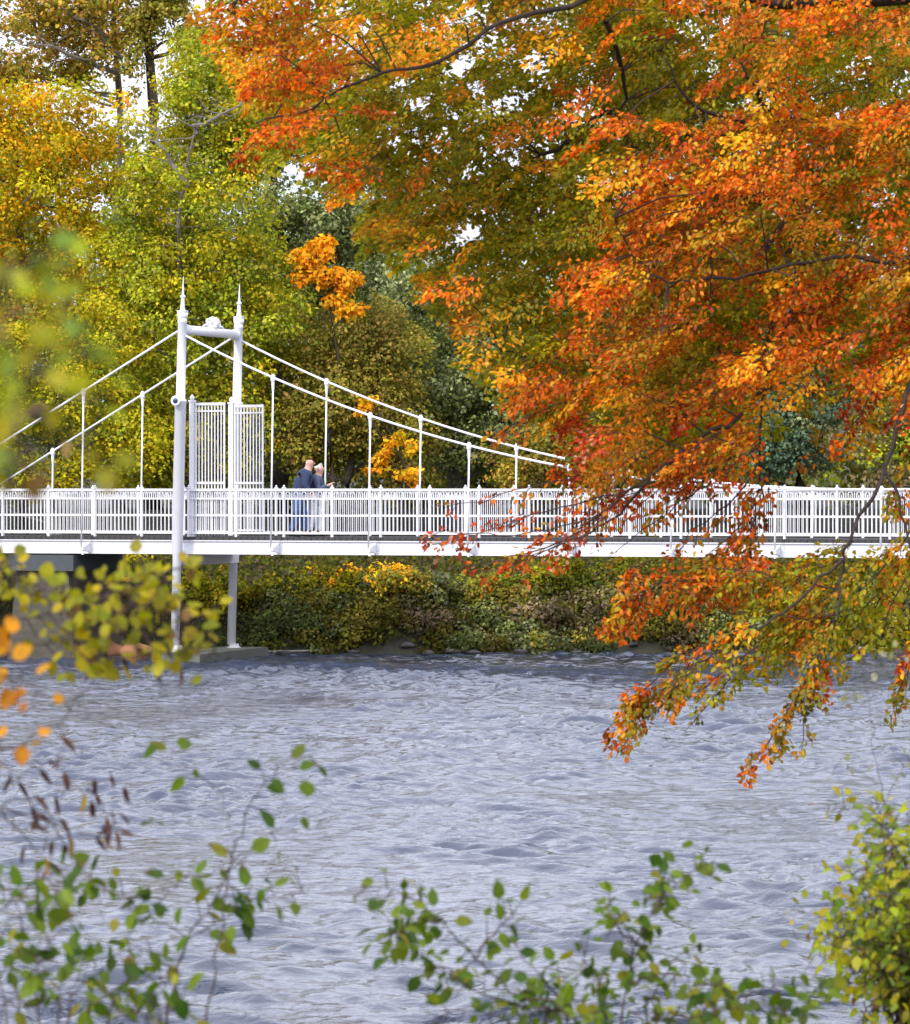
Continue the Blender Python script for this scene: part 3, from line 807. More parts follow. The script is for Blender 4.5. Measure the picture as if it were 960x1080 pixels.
# shrubs of the far bank
S = [
 (-60, 560, 690, 120, 96.8, DARKG, None, 0, 'dark green shrub upstream of the masonry pier'),
 (90, 600, 672, 60, 97.0, GREYG, None, 0, 'round grey-green shrub beside the masonry pier'),
 (112, 578, 640, 80, 98.5, LIME, YG, .4, 'lime shrub above the round grey-green one'),
 (150, 590, 685, 80, 96.8, DARKG, OLIVE, .2, 'very dark shrub behind the taller bridge post'),
 (222, 588, 665, 90, 96.3, YG, LIME, .4, 'yellow-green shrub framed by the two bridge posts'),
 (292, 600, 672, 80, 96.0, YG, DARKG, .4, 'yellow speckled shrub beside the thinner bridge post'),
 (270, 655, 694, 70, 95.3, DARKG, None, 0, 'low dark green shrub behind the concrete plinth'),
 (352, 585, 650, 80, 96.6, YG, ORANGE, .06, 'bright yellow-green shrub under the walking couple'),
 (345, 640, 694, 90, 95.4, DARKG, OLIVE, .3, 'low dark shrub below the bright yellow-green one'),
 (415, 598, 690, 70, 96.0, DARKG, GREYG, .3, 'dark grey-green shrub under the orange sprig'),
 (418, 586, 625, 52, 95.4, ORANGE, OLIVE, .45, 'small ragged orange-leaved shrub just under the girder'),
 (466, 596, 690, 80, 95.8, OLIVE, GREYG, .4, 'tall olive shrub at the middle of the bank'),
 (405, 665, 694, 90, 95.2, OLIVE, YG, .2, 'low olive and green shrub near the driftwood'),
 (530, 592, 680, 80, 96.4, LIME, OLIVE, .5, 'green-olive shrub at the middle of the bank'),
 (535, 655, 694, 90, 95.2, PINKT, DARKG, .3, 'low brownish shrub trailing to the water at midspan'),
 (592, 582, 640, 70, 97.0, YG, LIME, .5, 'yellow tipped shrub just under the girder at midspan'),
 (600, 625, 692, 80, 95.6, OLIVE, PINKT, .4, 'dull olive shrub between brown shrubs'),
 (650, 635, 692, 80, 95.5, PINKT, OLIVE, .3, 'pinkish tan shrub above the dark waterline'),
 (670, 590, 650, 90, 97.4, LIME, OLIVE, .5, 'soft green shrub on the upper bank behind orange leaves'),
 (700, 630, 690, 60, 95.8, OLIVE, TAN, .4, 'upright olive tan shrub behind the low orange spray'),
 (738, 620, 690, 70, 96.0, TEAL, DARKG, .3, 'blue-green round shrub behind the low orange spray'),
 (790, 588, 680, 90, 96.6, TAN, BEIGEOR, .4, 'tan and amber shrub under the right half of the girder'),
 (845, 600, 688, 80, 96.2, OLIVE, LIME, .4, 'olive shrub under the right half of the girder'),
 (905, 610, 690, 80, 96.0, DARKG, TEAL, .3, 'dark green shrub near the right end of the bank'),
 (965, 600, 690, 90, 96.4, LIME, YG, .4, 'light green shrub at the right end of the bank'),
 (1060, 600, 690, 110, 97.4, OLIVE, LIME, .4, 'olive shrub downstream of the light green one'),
]
LOW = [('trailing', DARKG), ('drooping', OLIVE), ('bushy', PINKT), ('ragged', DARKG), ('spreading', GREYG)]
for i, (px, wd) in enumerate(((310, 60), (372, 60), (440, 64), (498, 56), (566, 60), (622, 58), (676, 60), (712, 50), (762, 60), (812, 60), (868, 60), (930, 60))):
    a_, pal_ = LOW[i % 5]
    where = ['by the long driftwood log', 'under the walking couple', 'just left of the short driftwood log', 'just right of the short driftwood log', 'below midspan', 'below the reddest beech leaves', 'under the low orange spray', 'behind the tip of the orange spray', 'behind the hanging beech mass', 'behind the olive beech leaves', 'behind the dark drooping limb', 'at the right edge'][i]
    S.append((px, 652 + 8 * (i % 3), 694, wd, 94.9, pal_, OLIVE, .3, '%s low shrub overhanging the water %s' % (a_, where)))
for (px, yt, yb, w, Y, pal, alt, ap, lb) in S:
    shrub(px, yt, yb, w, Y, pal, lb, n=int(8 + (yb - yt) * w / 330), alt=alt, altp=ap)

# ground cover on the far bank
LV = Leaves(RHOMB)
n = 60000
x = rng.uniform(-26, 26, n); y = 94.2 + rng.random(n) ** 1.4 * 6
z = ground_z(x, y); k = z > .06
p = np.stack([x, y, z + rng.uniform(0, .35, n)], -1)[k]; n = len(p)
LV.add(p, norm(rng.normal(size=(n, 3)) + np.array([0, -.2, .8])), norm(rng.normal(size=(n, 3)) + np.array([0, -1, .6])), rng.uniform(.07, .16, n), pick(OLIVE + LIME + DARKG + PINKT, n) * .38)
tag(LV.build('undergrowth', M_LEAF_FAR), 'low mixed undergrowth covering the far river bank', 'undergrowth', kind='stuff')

# logs, stones
def log(px0, px1, Y, z, r, label):
    b = MB(); x0 = (px0 - CX) / F * Y; x1 = (px1 - CX) / F * Y
    limb(b, (x0, Y, z), (x1, Y + .3, z + .03), r, r * .55, .03, 8, 8)
    o = b.build('driftwood_log', M_WOOD); tag(o, label, 'log', 'driftwood at the waterline'); return o


log(276, 338, 93.9, .06, .04, 'long bleached driftwood log at the waterline beside the plinth')
log(470, 522, 94.1, .10, .05, 'short bleached driftwood log at the waterline at midspan')
log(690, 765, 95.0, .12, .045, 'thin pale stick at the waterline behind the orange spray')
log(905, 960, 94.3, .12, .06, 'pale log at the waterline at the right end of the bank')


def stone(px, Y, r, label, mat, nm='shore_stone', grp='dark stones along the far waterline', flat=.6):
    b = MB(); n1, n2 = 7, 10; x = (px - CX) / F * Y; vs = []; fs = []
    for i in range(n1 + 1):
        for j in range(n2):
            th = math.pi * i / n1; ph = 2 * math.pi * j / n2
            rr = r * (1 + .22 * math.sin(3 * ph + px) * math.sin(th) + .15 * math.sin(5 * th + px * 2))
            vs.append((rr * math.sin(th) * math.cos(ph) * 1.3, rr * math.sin(th) * math.sin(ph), rr * math.cos(th) * flat))
    for i in range(n1):
        for j in range(n2): fs.append((i * n2 + j, (i + 1) * n2 + j, (i + 1) * n2 + (j + 1) % n2, i * n2 + (j + 1) % n2))
    b.add(vs, fs); o = b.build(nm, mat, None, True); o.location = (x, Y, max(.02, float(ground_z(x, Y))) + r * flat * .25)
    tag(o, label, 'stone', grp); return o


for i, px in enumerate((300, 322, 372, 430, 452, 500, 548, 575, 610, 642, 668, 705, 745, 780, 830, 870, 915, 945)):
    stone(px, 94.0 + .25 * math.sin(px), rng.uniform(.07, .15), 'dark wet stone at the foot of the overgrown far bank', M_STONE)
stone(117, 93.0, .28, 'orange sandstone block near the pier, the smaller one', M_SAND, 'sandstone_block', 'sandstone blocks by the pier', .9)
stone(139, 93.0, .36, 'orange sandstone block near the pier, the larger one', M_SAND, 'sandstone_block', 'sandstone blocks by the pier', .7)

# ------------------------------------------------------------------ the beech over the water
B_OR = [(4, (.80, .15, .004)), (3, (.82, .24, .006)), (4, (.60, .09, .006)), (1, (.86, .40, .03)), (2, (.30, .07, .008)), (1, (.36, .26, .012))]
B_GOLD = [(4, (.80, .38, .01)), (2, (.85, .25, .01)), (2, (.48, .34, .012)), (1, (.85, .50, .04))]
B_GREEN = [(4, (.32, .31, .01)), (3, (.20, .23, .01)), (2, (.46, .38, .012)), (1, (.58, .30, .012))]
B_RED = [(4, (.60, .07, .012)), (3, (.34, .04, .015)), (2, (.80, .18, .015)), (1, (.62, .30, .16))]
B_OLIVE = [(4, (.32, .27, .012)), (3, (.46, .31, .012)), (2, (.20, .20, .012)), (2, (.62, .24, .012))]
B_RUST = [(4, (.66, .18, .012)), (3, (.46, .28, .015)), (2, (.76, .26, .015)), (2, (.26, .14, .012))]


def inpoly(x, y, poly):
    c = False; j = len(poly) - 1
    for i in range(len(poly)):
        xi, yi = poly[i]; xj, yj = poly[j]
        if (yi > y) != (yj > y) and x < (xj - xi) * (y - yi) / (yj - yi) + xi: c = not c
        j = i
    return c


def wave(px, py, f, ph):
    return math.sin(px * f + ph) * math.sin(py * f * 1.25 + ph * 2.1) + .5 * math.sin((px + py) * f * 1.9 + ph)


def spray(LV, TB, o, d, L, n, pal, size, width=.5, droop=.35, twig=.004, sides=4, up=None, nj=.55, cull=None, side_twigs=4):
    d = norm(np.array(d, float)); up = np.array([0, -.55, 1.0]) if up is None else np.array(up, float)
    perp = norm(np.cross(up, d)); nr = np.cross(d, perp)
    s = rng.random(n) ** .8
    sg = np.where(rng.random(n) < .5, 1.0, -1.0)
    off = width * L * (1 - .75 * s) * rng.random(n)
    main = o + d * (L * s)[:, None] + np.array([0, 0, -1.0]) * (droop * L * s * s)[:, None]
    p = main + perp * (sg * off)[:, None] + d * (off * .55)[:, None] + np.array([0, 0, -1]) * (off * droop * .6)[:, None] + rng.normal(scale=size * .35, size=(n, 3))
    a = d * .55 + perp * (sg * .75)[:, None] + np.array([0, 0, -.35]) + rng.normal(scale=.35, size=(n, 3))
    nn = nr + rng.normal(scale=nj, size=(n, 3))
    sz = size * rng.uniform(.65, 1.25, n); c = pick(pal, n, .25)
    if cull is not None:
        k = cull(p); p, a, nn, sz, c = p[k], a[k], nn[k], sz[k], c[k]
    if len(p): LV.add(p, a, nn, sz, c)
    TB.tube([o + d * L * t + np.array([0, 0, -droop * L * t * t]) for t in np.linspace(0, 1, 5)], [twig * (1 - .7 * t) for t in np.linspace(0, 1, 5)], sides, False)
    for i in range(side_twigs):
        t = (i + .5) / side_twigs; q = o + d * L * t + np.array([0, 0, -droop * L * t * t]); g = 1 if i % 2 else -1
        l = width * L * (1 - .75 * t) * .8
        TB.tube([q, q + perp * g * l + d * l * .55 + np.array([0, 0, -l * droop * .6])], [twig * .5, twig * .25], 3, False)


beech = empty('beech_tree', (8.6, 30, float(ground_z(8.6, 30)) - .1), 'large orange and olive autumn beech drooping over the river', 'tree')
BO = np.array(beech.location)
BLV = Leaves(OVATE); BT = MB(); BB = MB()
trunk = MB()
tz = BO[2]
trunk.tube([np.array(q) for q in ((0, 0, -.3), (0, 0, .4), (-.1, .05, 2.2), (-.15, 0, 4.5), (-.05, .1, 7), (.1, 0, 10), (0, 0, 13))], [.62, .46, .40, .36, .30, .2, .06], 14)
trunk.build('trunk', M_BARK_GREY, beech, True)
limbs = []      # every point of the limb network, world


def path(pts, r0, r1, sides=7, Ys=None):
    """pts: (px, py, Y) -> a limb through those points, curved"""
    W = [P(*p) if len(p) == 3 and p[1] > -2000 else np.array(p) for p in pts]
    W = [np.array(w) for w in W]
    out = []
    for i in range(len(W) - 1):
        p0 = W[max(i - 1, 0)]; p1 = W[i]; p2 = W[i + 1]; p3 = W[min(i + 2, len(W) - 1)]
        for t in np.linspace(0, 1, 5)[:-1]:
            out.append(.5 * ((2 * p1) + (-p0 + p2) * t + (2 * p0 - 5 * p1 + 4 * p2 - p3) * t * t + (-p0 + 3 * p1 - 3 * p2 + p3) * t ** 3) + rng.normal(scale=.012, size=3))
    out.append(W[-1])
    n = len(out)
    BB.tube([q - BO for q in out], [r0 + (r1 - r0) * i / (n - 1) for i in range(n)], sides, False)
    limbs.extend(out)
    return out


TX = CX + 8.5 / 30 * F          # pixel column of the trunk
path([(TX, -150, 30), (1350, -60, 30), (1050, -12, 29.8), (860, 3, 29.6), (790, -2, 29.5)], .10, .035)
path([(790, -2, 29.5), (700, -30, 29.4), (600, 5, 29.1), (530, 24, 28.4), (463, 67, 28.2), (399, 76, 28.1), (328, 113, 28), (270, 130, 28)], .026, .005)
path([(TX, 40, 30), (1350, 50, 30), (1050, 90, 30.6), (930, 120, 30.6), (872, 150, 30.5), (878, 185, 30.5), (850, 212, 30.4), (835, 260, 30.3), (822, 300, 30.2), (806, 380, 30), (803, 460, 29.8), (800, 540, 29.7)], .055, .005)
path([(TX, 160, 30), (1300, 190, 29.5), (1080, 240, 29), (960, 275, 28.6), (880, 272, 28.4), (790, 290, 28.2), (740, 294, 28.1), (697, 294, 28), (666, 268, 28), (648, 230, 28)], .022, .004)
path([(TX, 260, 30), (1250, 280, 29), (1060, 310, 28.4), (990, 360, 28), (958, 415, 27.7), (935, 490, 27.6), (900, 560, 27.5), (888, 600, 27.5), (884, 650, 27.4), (866, 700, 27.3), (858, 745, 27.3)], .027, .004)
path([(935, 490, 27.6), (950, 540, 27.6), (962, 600, 27.6), (958, 660, 27.6)], .012, .004)
path([(888, 590, 27.5), (858, 620, 27.4), (820, 650, 27.3), (770, 680, 27.2), (735, 700, 27.1), (700, 735, 27)], .013, .003)
path([(858, 205, 30.4), (830, 330, 29), (790, 430, 28.5), (745, 460, 28.3), (700, 492, 28.2), (660, 535, 28.1), (630, 556, 28), (590, 575, 28), (530, 590, 28)], .022, .003)
path([(872, 150, 30.5), (790, 130, 29.6), (735, 110, 29.2), (700, 60, 29)], .03, .005)
path([(822, 128, 29.6), (790, 80, 29), (780, 20, 29)], .02, .005)
path([(850, 210, 30.4), (700, 190, 31), (645, 120, 31.2), (600, 150, 31.3), (540, 180, 31.5), (470, 210, 31.6)], .04, .006)
path([(640, 25, 29.2), (660, 90, 30), (640, 140, 30.2)], .022, .008)
path([(850, 210, 30.4), (740, 330, 30), (650, 370, 30), (580, 380, 30), (530, 370, 30)], .03, .005)
path([(TX, -200, 30), (1300, -220, 30), (1000, -200, 30), (700, -150, 30), (400, -110, 29.6), (300, -60, 29.4), (240, 10, 29)], .09, .008)
path([(TX, 300, 30.5), (1400, 330, 31), (1200, 420, 31), (1100, 520, 31), (1060, 620, 31)], .05, .006)
LP = np.array(limbs)

GAPS = [(485, 68, 14), (566, 60, 13), (503, 92, 13), (445, 108, 11), (388, 26, 10), (410, 137, 7), (497, 246, 14), (583, 163, 9), (545, 172, 9), (452, 25, 8), (540, 48, 8), (735, 133, 9), (640, 330, 9), (720, 140, 6), (424, 88, 8), (480, 120, 8)]


def cull(p):
    """the openings in the crown where the sky shows"""
    px = CX + p[:, 0] / p[:, 1] * F; py = HY - (p[:, 2] - CH) / p[:, 1] * F
    k = np.ones(len(p), bool)
    for gx, gy, gr in GAPS:
        gr = gr * .72
        d = np.hypot((px - gx) / 1.3, py - gy + 5 * np.sin(px * .6))
        k &= ~((d < gr) & (rng.random(len(p)) < .93))
    return k


DENSE = [(205, -140), (200, 10), (228, 50), (262, 95), (250, 150), (300, 165), (345, 170), (362, 225), (420, 250), (440, 285), (480, 330), (520, 385), (556, 425), (590, 470), (612, 490), (680, 490), (740, 500), (785, 480), (800, 430), (850, 400), (905, 400), (960, 430), (1150, 430), (1150, -140)]


def zone(px, py):
    """(palette, depth) of the crown at a place"""
    w = wave(px, py, .021, 1.3); w2 = wave(px, py, .043, 4.1)
    if px < 385 and py < 235:
        if px + py * .6 > 330 and w2 > .5: return (B_GREEN if w > 0 else B_GOLD), 29.4
        return (B_OR if w2 > -.1 else B_GOLD), 28.4
    if py > 250 and px < 640 and (px - 440) * .8 + 290 - py < -60 and w2 > 0: return B_RUST, 28.6
    if px < 615:
        e = (py - 60) - (px - 380) * .9
        if e > 130 and w2 > -.1: return (B_OR if w > .3 else B_GOLD), 28.8
        if py < 60 and w2 > .1: return B_GOLD, 29
        return (B_GREEN if w + .5 * w2 > -.45 else B_OLIVE), 30.2
    if py > 430: return (B_RUST if w2 > 0 else (B_RED if w > .45 else B_OR)), 28.4
    if 680 < px < 790 and py < 110 and w > -.6: return B_GREEN, 30.4
    if px > 850 and 40 < py < 110: return B_GREEN, 30.4
    if py < 90 and px < 760: return (B_GREEN if w2 > -.4 else B_OR), 30
    if w > .5: return B_GREEN, 29.6
    if w2 > .85: return B_OLIVE, 29.6
    if 650 < px < 760 and 330 < py < 440 and w2 > .1: return B_RUST, 28.3
    if w2 > .55: return B_OLIVE, 29.4
    if w > .3 and w2 < -.2: return B_GOLD, 28.8
    return (B_OR if w2 > -.55 else B_GOLD), 28.5


# the inner, still green side of the crown, farther back
nb_ = 0
while nb_ < 1000:
    px = rng.uniform(250, 1120); py = rng.uniform(-120, 470)
    if not inpoly(px, py + 22, DENSE) or not inpoly(px - 30, py + 8, DENSE): continue
    Y = rng.uniform(31.2, 33.2); L = rng.uniform(.35, .65)
    d = np.array([rng.normal(-.6, .6), rng.normal(0, .6), rng.normal(-.1, .3)])
    pl = [(x[0] * rng.uniform(.4, 1.6), x[1]) for x in (B_GREEN if rng.random() < .75 else B_OLIVE)]
    spray(BLV, BT, P(px, py, Y) - norm(d) * L * .4 - BO, d, L, int(95 * (L / .45)), pl, .062, .6, .3, .0035, 3, nj=.6, cull=lambda p: cull(p + BO), side_twigs=2)
    nb_ += 1
nspr = 0; tries = 0
while nspr < 1080 and tries < 40000:
    tries += 1
    px = rng.uniform(195, 1150); py = rng.uniform(-140, 525)
    if not inpoly(px, py, DENSE): continue
    if px > 1000 and rng.random() < .5: continue
    pal, Yc = zone(px + rng.normal() * 12, py + rng.normal() * 12)
    Y = Yc + rng.uniform(-1.0, 1.3)
    L = rng.uniform(.28, .55)
    dx = rng.normal(-.75, .5); dz = rng.normal(-.18, .3)
    d = np.array([dx, rng.normal(0, .55), dz])
    o = P(px, py, Y) - norm(d) * L * .4
    if inpoly(px, py, DENSE) and px < 620:     # keep the outer edge crisp
        tip = P(px, py, Y) + norm(d) * L * .6
        tpx = CX + tip[0] / tip[1] * F; tpy = HY - (tip[2] - CH) / tip[1] * F
        if not inpoly(tpx, tpy - 12, DENSE): L *= .6
    vv = rng.uniform(.45, 1.1); pl = [(x[0] * rng.uniform(.3, 1.7), tuple(np.array(x[1]) * vv)) for x in pal]
    if rng.random() < .10: pl = B_RED if py > 420 else B_RUST
    spray(BLV, BT, o - BO, d, L, int(140 * (L / .42)), pl, .041, .55, .3, .0035, 3, nj=.6, cull=lambda p: cull(p + BO), side_twigs=2)
    nspr += 1
    if nspr % 3 == 0:                          # a twig back to the nearest limb
        dd = LP - o; dd2 = (dd ** 2).sum(1) + 3 * np.maximum(0, o[2] - LP[:, 2] - .1) ** 2
        q = LP[np.argmin(dd2)]
        if np.linalg.norm(q - o) < .8:
            mid = (q + o) / 2 + np.array([0, 0, .05]); BT.tube([q - BO, mid - BO, o - BO], [.008, .006, .004], 4, False)


def chain(pts, pal, Y, r=.007, dens=1.0, size=.047, L0=.34, L1=.16, spread=.5, lift=0.0, only=None, npl=46):
    """a drooping shoot through pixel points with leafy side shoots along it"""
    W = [P(x, y, Y + .05 * i) for i, (x, y) in enumerate(pts)]
    seg = []
    for i in range(len(W) - 1):
        m = max(2, int(np.linalg.norm(W[i + 1] - W[i]) / .09))
        for t in np.arange(m) / m: seg.append(W[i] * (1 - t) + W[i + 1] * t + rng.normal(scale=.008, size=3))
    seg.append(W[-1]); n = len(seg)
    BT.tube([q - BO for q in seg], [r * (1 - .75 * i / (n - 1)) + .001 for i in range(n)], 5, False)
    for i in range(n - 1):
        for k in range(2):
            if rng.random() > dens * .62: continue
            t = i / (n - 1); d0 = norm(seg[i + 1] - seg[i]); L = (L0 + (L1 - L0) * t) * rng.uniform(.6, 1.2)
            g = 1 if (i + k) % 2 else -1
            perp = np.cross(d0, np.array([0, 1.0, .25])); d = d0 + perp * g * spread * rng.uniform(.3, 1.4) + np.array([0, rng.normal(0, .4), -.15 + lift])
            pp = pal[rng.integers(len(pal))]; vv = rng.uniform(.5, 1.0); pl = [(x[0] * rng.uniform(.3, 1.7), tuple(np.array(x[1]) * vv)) for x in pp]
            spray(BLV, BT, seg[i] - BO, d, L, max(6, int(1.35 * npl * L / .4)), pl, size, .4, .3, .003, 3, nj=.6, side_twigs=1)


# shoots crossing the bridge
chain([(760, 455), (690, 495), (640, 540), (590, 572), (540, 590), (480, 600)], [B_RED, B_RED, B_RUST], 28.0, .010, .62, L0=.28, L1=.2, npl=24)
chain([(690, 510), (620, 528), (560, 545), (505, 562), (455, 575)], [B_RED, B_RUST, B_RED], 28.1, .006, .75, L0=.24, L1=.16, npl=24)
chain([(680, 480), (620, 500), (560, 512), (510, 528), (470, 535)], [B_RED, B_RED, B_RUST], 28.2, .005, .5, L0=.22, L1=.14, npl=20)
chain([(640, 540), (580, 560), (530, 566), (470, 560), (440, 570)], [B_RED, B_RED, B_OR], 28.0, .005, .7, L0=.22, L1=.14, npl=24)
chain([(640, 545), (560, 590), (500, 606)], [B_OR, B_RUST, B_RED], 28.0, .005, .7, L0=.25, L1=.16, npl=26)
chain([(780, 470), (730, 520), (690, 550), (640, 590)], [B_RUST, B_OR, B_RED], 28.2, .006, .45, L0=.24, npl=24)
chain([(800, 490), (770, 530), (730, 560), (700, 600)], [B_OR, B_RUST], 28.4, .006, .45, L0=.24, npl=24)
chain([(720, 480), (690, 520), (650, 560)], [B_OR, B_RED], 28.4, .005, .5, L0=.24, npl=24)
chain([(800, 470), (760, 500), (720, 520), (680, 545)], [B_RUST, B_OR, B_OLIVE], 28.5, .006, .8, L0=.26, npl=34)
chain([(760, 480), (715, 505), (670, 520), (625, 530)], [B_RUST, B_RED, B_OR], 28.6, .006, .8, L0=.26, npl=32)
chain([(700, 470), (660, 490), (620, 500), (585, 505)], [B_OR, B_RUST, B_OLIVE], 28.7, .005, .9, L0=.26, npl=36)
chain([(810, 500), (790, 540), (765, 570), (740, 590)], [B_RUST, B_OR], 28.6, .006, .8, L0=.26, npl=34)
chain([(660, 500), (650, 530), (625, 550), (600, 560)], [B_RED, B_OR], 28.4, .005, .6, L0=.22, npl=28)
# middle hanging mass
chain([(800, 540), (790, 590), (760, 620), (700, 640), (650, 655)], [B_OR, B_OR, B_RUST], 28.0, .009, .75, npl=62)
chain([(780, 600), (730, 612), (680, 615), (660, 640)], [B_OR, B_GOLD], 27.8, .006, .8, npl=62)
chain([(690, 590), (665, 600), (655, 640), (640, 660)], [B_OR, B_GOLD], 27.8, .005, .7, L0=.24, L1=.14, npl=55)
chain([(884, 620), (830, 610), (770, 600), (730, 600)], [B_OLIVE, B_OR, B_OLIVE], 27.6, .006, .8, npl=62)
chain([(884, 650), (840, 655), (800, 640), (770, 650)], [B_OLIVE, B_GREEN, B_RUST], 27.5, .006, .9, npl=68)
chain([(890, 590), (860, 600), (820, 630), (800, 680)], [B_OLIVE, B_OLIVE, B_GREEN], 27.6, .006, .85, npl=68)
chain([(960, 560), (930, 600), (900, 640), (880, 690)], [B_OLIVE, B_GREEN], 27.6, .006, .8, npl=65)
chain([(985, 540), (960, 590), (930, 620), (905, 650)], [B_GREEN, B_OLIVE, B_RUST], 27.8, .006, .8, npl=65)
chain([(1000, 600), (970, 640), (940, 660)], [B_OLIVE, B_GREEN], 27.8, .006, .8, npl=65)
chain([(815, 640), (800, 600), (780, 560)], [B_RED, B_RUST], 28, .005, .5, npl=46)
# spray low over the water, and its two thin side tails
chain([(800, 660), (760, 672), (720, 690), (690, 715), (660, 745), (637, 772)], [B_OR, B_GOLD, B_OLIVE], 27.2, .007, .95, L0=.26, L1=.14, spread=.45, npl=71)
chain([(740, 690), (700, 740), (672, 765), (650, 798)], [B_RUST, B_OLIVE, B_OR], 27.2, .005, .75, L0=.18, L1=.11, spread=.35, npl=52)
chain([(800, 680), (770, 705), (735, 730), (700, 762)], [B_OLIVE, B_RED, B_RUST], 27.1, .005, .8, L0=.17, L1=.10, spread=.35, npl=52)
chain([(770, 715), (750, 740), (724, 770)], [B_OLIVE, B_GREEN], 27.1, .004, .8, L0=.14, L1=.09, spread=.3, npl=49)
# hanging plume
chain([(866, 690), (850, 720), (835, 750), (810, 780), (782, 812)], [B_OLIVE, B_OR, B_RUST], 27.2, .007, 1.0, L0=.30, L1=.15, spread=.45, npl=77)
chain([(858, 730), (848, 760), (845, 795)], [B_RUST, B_OLIVE], 27.2, .004, .6, L0=.14, L1=.09, npl=40)
chain([(884, 650), (872, 680), (850, 700), (820, 700)], [B_OLIVE, B_GREEN], 27.3, .006, .9, L0=.28, L1=.16, npl=68)
# right edge
chain([(990, 640), (975, 680), (950, 720), (945, 755)], [B_RED, B_OR, B_OLIVE], 27.4, .007, .9, L0=.28, L1=.14, npl=65)
chain([(955, 610), (930, 660), (905, 690), (885, 700)], [B_OLIVE, B_GREEN], 27.6, .006, .7, L0=.24, L1=.14, npl=55)
chain([(1010, 420), (975, 470), (955, 500), (935, 530)], [B_OR, B_GOLD, B_OLIVE], 28, .006, .8, npl=55)
chain([(920, 410), (905, 440), (885, 465)], [B_OR, B_OLIVE, B_GOLD], 28.6, .006, .8, npl=55)
chain([(830, 400), (845, 425), (850, 445)], [B_GREEN, B_OLIVE], 29, .006, .6, npl=55)
chain([(870, 440), (860, 480), (840, 500)], [B_OLIVE, B_RUST], 28.8, .004, .3, L0=.18, L1=.12, npl=37)
chain([(940, 580), (900, 610), (860, 640), (830, 670)], [B_OLIVE, B_GREEN], 28.2, .005, 1.2, npl=60)
chain([(900, 570), (860, 590), (810, 600), (770, 620)], [B_OLIVE, B_RUST], 28.4, .005, 1.2, npl=60)
chain([(870, 640), (830, 660), (800, 690), (780, 700)], [B_OLIVE, B_GREEN, B_RUST], 28.0, .005, 1.2, npl=56)
chain([(980, 590), (945, 610), (915, 650), (890, 670)], [B_GREEN, B_OLIVE], 28.3, .005, 1.2, npl=60)
chain([(800, 560), (770, 580), (740, 600), (700, 610)], [B_OR, B_RUST, B_OR], 28.4, .005, 1.2, npl=56)
chain([(765, 690), (725, 705), (690, 735), (655, 765)], [B_OR, B_OLIVE], 27.4, .004, 1.1, L0=.24, L1=.14, npl=60)
# left tips
chain([(300, 110), (270, 150), (235, 176)], [B_OR], 28.4, .005, .7, L0=.2, L1=.1, npl=40)
chain([(400, 160), (360, 190), (330, 215), (370, 240)], [B_GOLD, B_OLIVE], 29, .004, .5, L0=.2, L1=.12, npl=34)
chain([(620, 420), (575, 430), (530, 455), (515, 460)], [B_OR, B_GOLD], 28.4, .005, .55, L0=.22, L1=.12, npl=34)
BB.build('limbs', M_BARK, beech, True)
BT.build('twigs', M_TWIG, beech)
BLV.build('crown', M_LEAF, beech)
print('beech leaves', BLV.count())

# ------------------------------------------------------------------ plants of the near bank
N_GREEN = [(4, (.075, .125, .010)), (3, (.115, .165, .012)), (2, (.04, .08, .010)), (1, (.19, .18, .014))]
N_LIME = [(4, (.28, .32, .015)), (3, (.14, .20, .02)), (2, (.32, .30, .02)), (1, (.09, .13, .02))]
N_YEL = [(4, (.27, .24, .01)), (3, (.19, .19, .01)), (2, (.34, .27, .012)), (1, (.14, .08, .02))]
N_BROWN = [(5, (.045, .022, .02)), (3, (.09, .04, .025)), (1, (.34, .22, .02)), (1, (.20, .13, .03))]
N_ORY = [(4, (.55, .25, .010)), (2, (.42, .16, .012)), (1, (.3, .2, .02)), (1, (.12, .05, .02))]
N_PALE = [(4, (.24, .24, .15)), (2, (.20, .22, .07))]


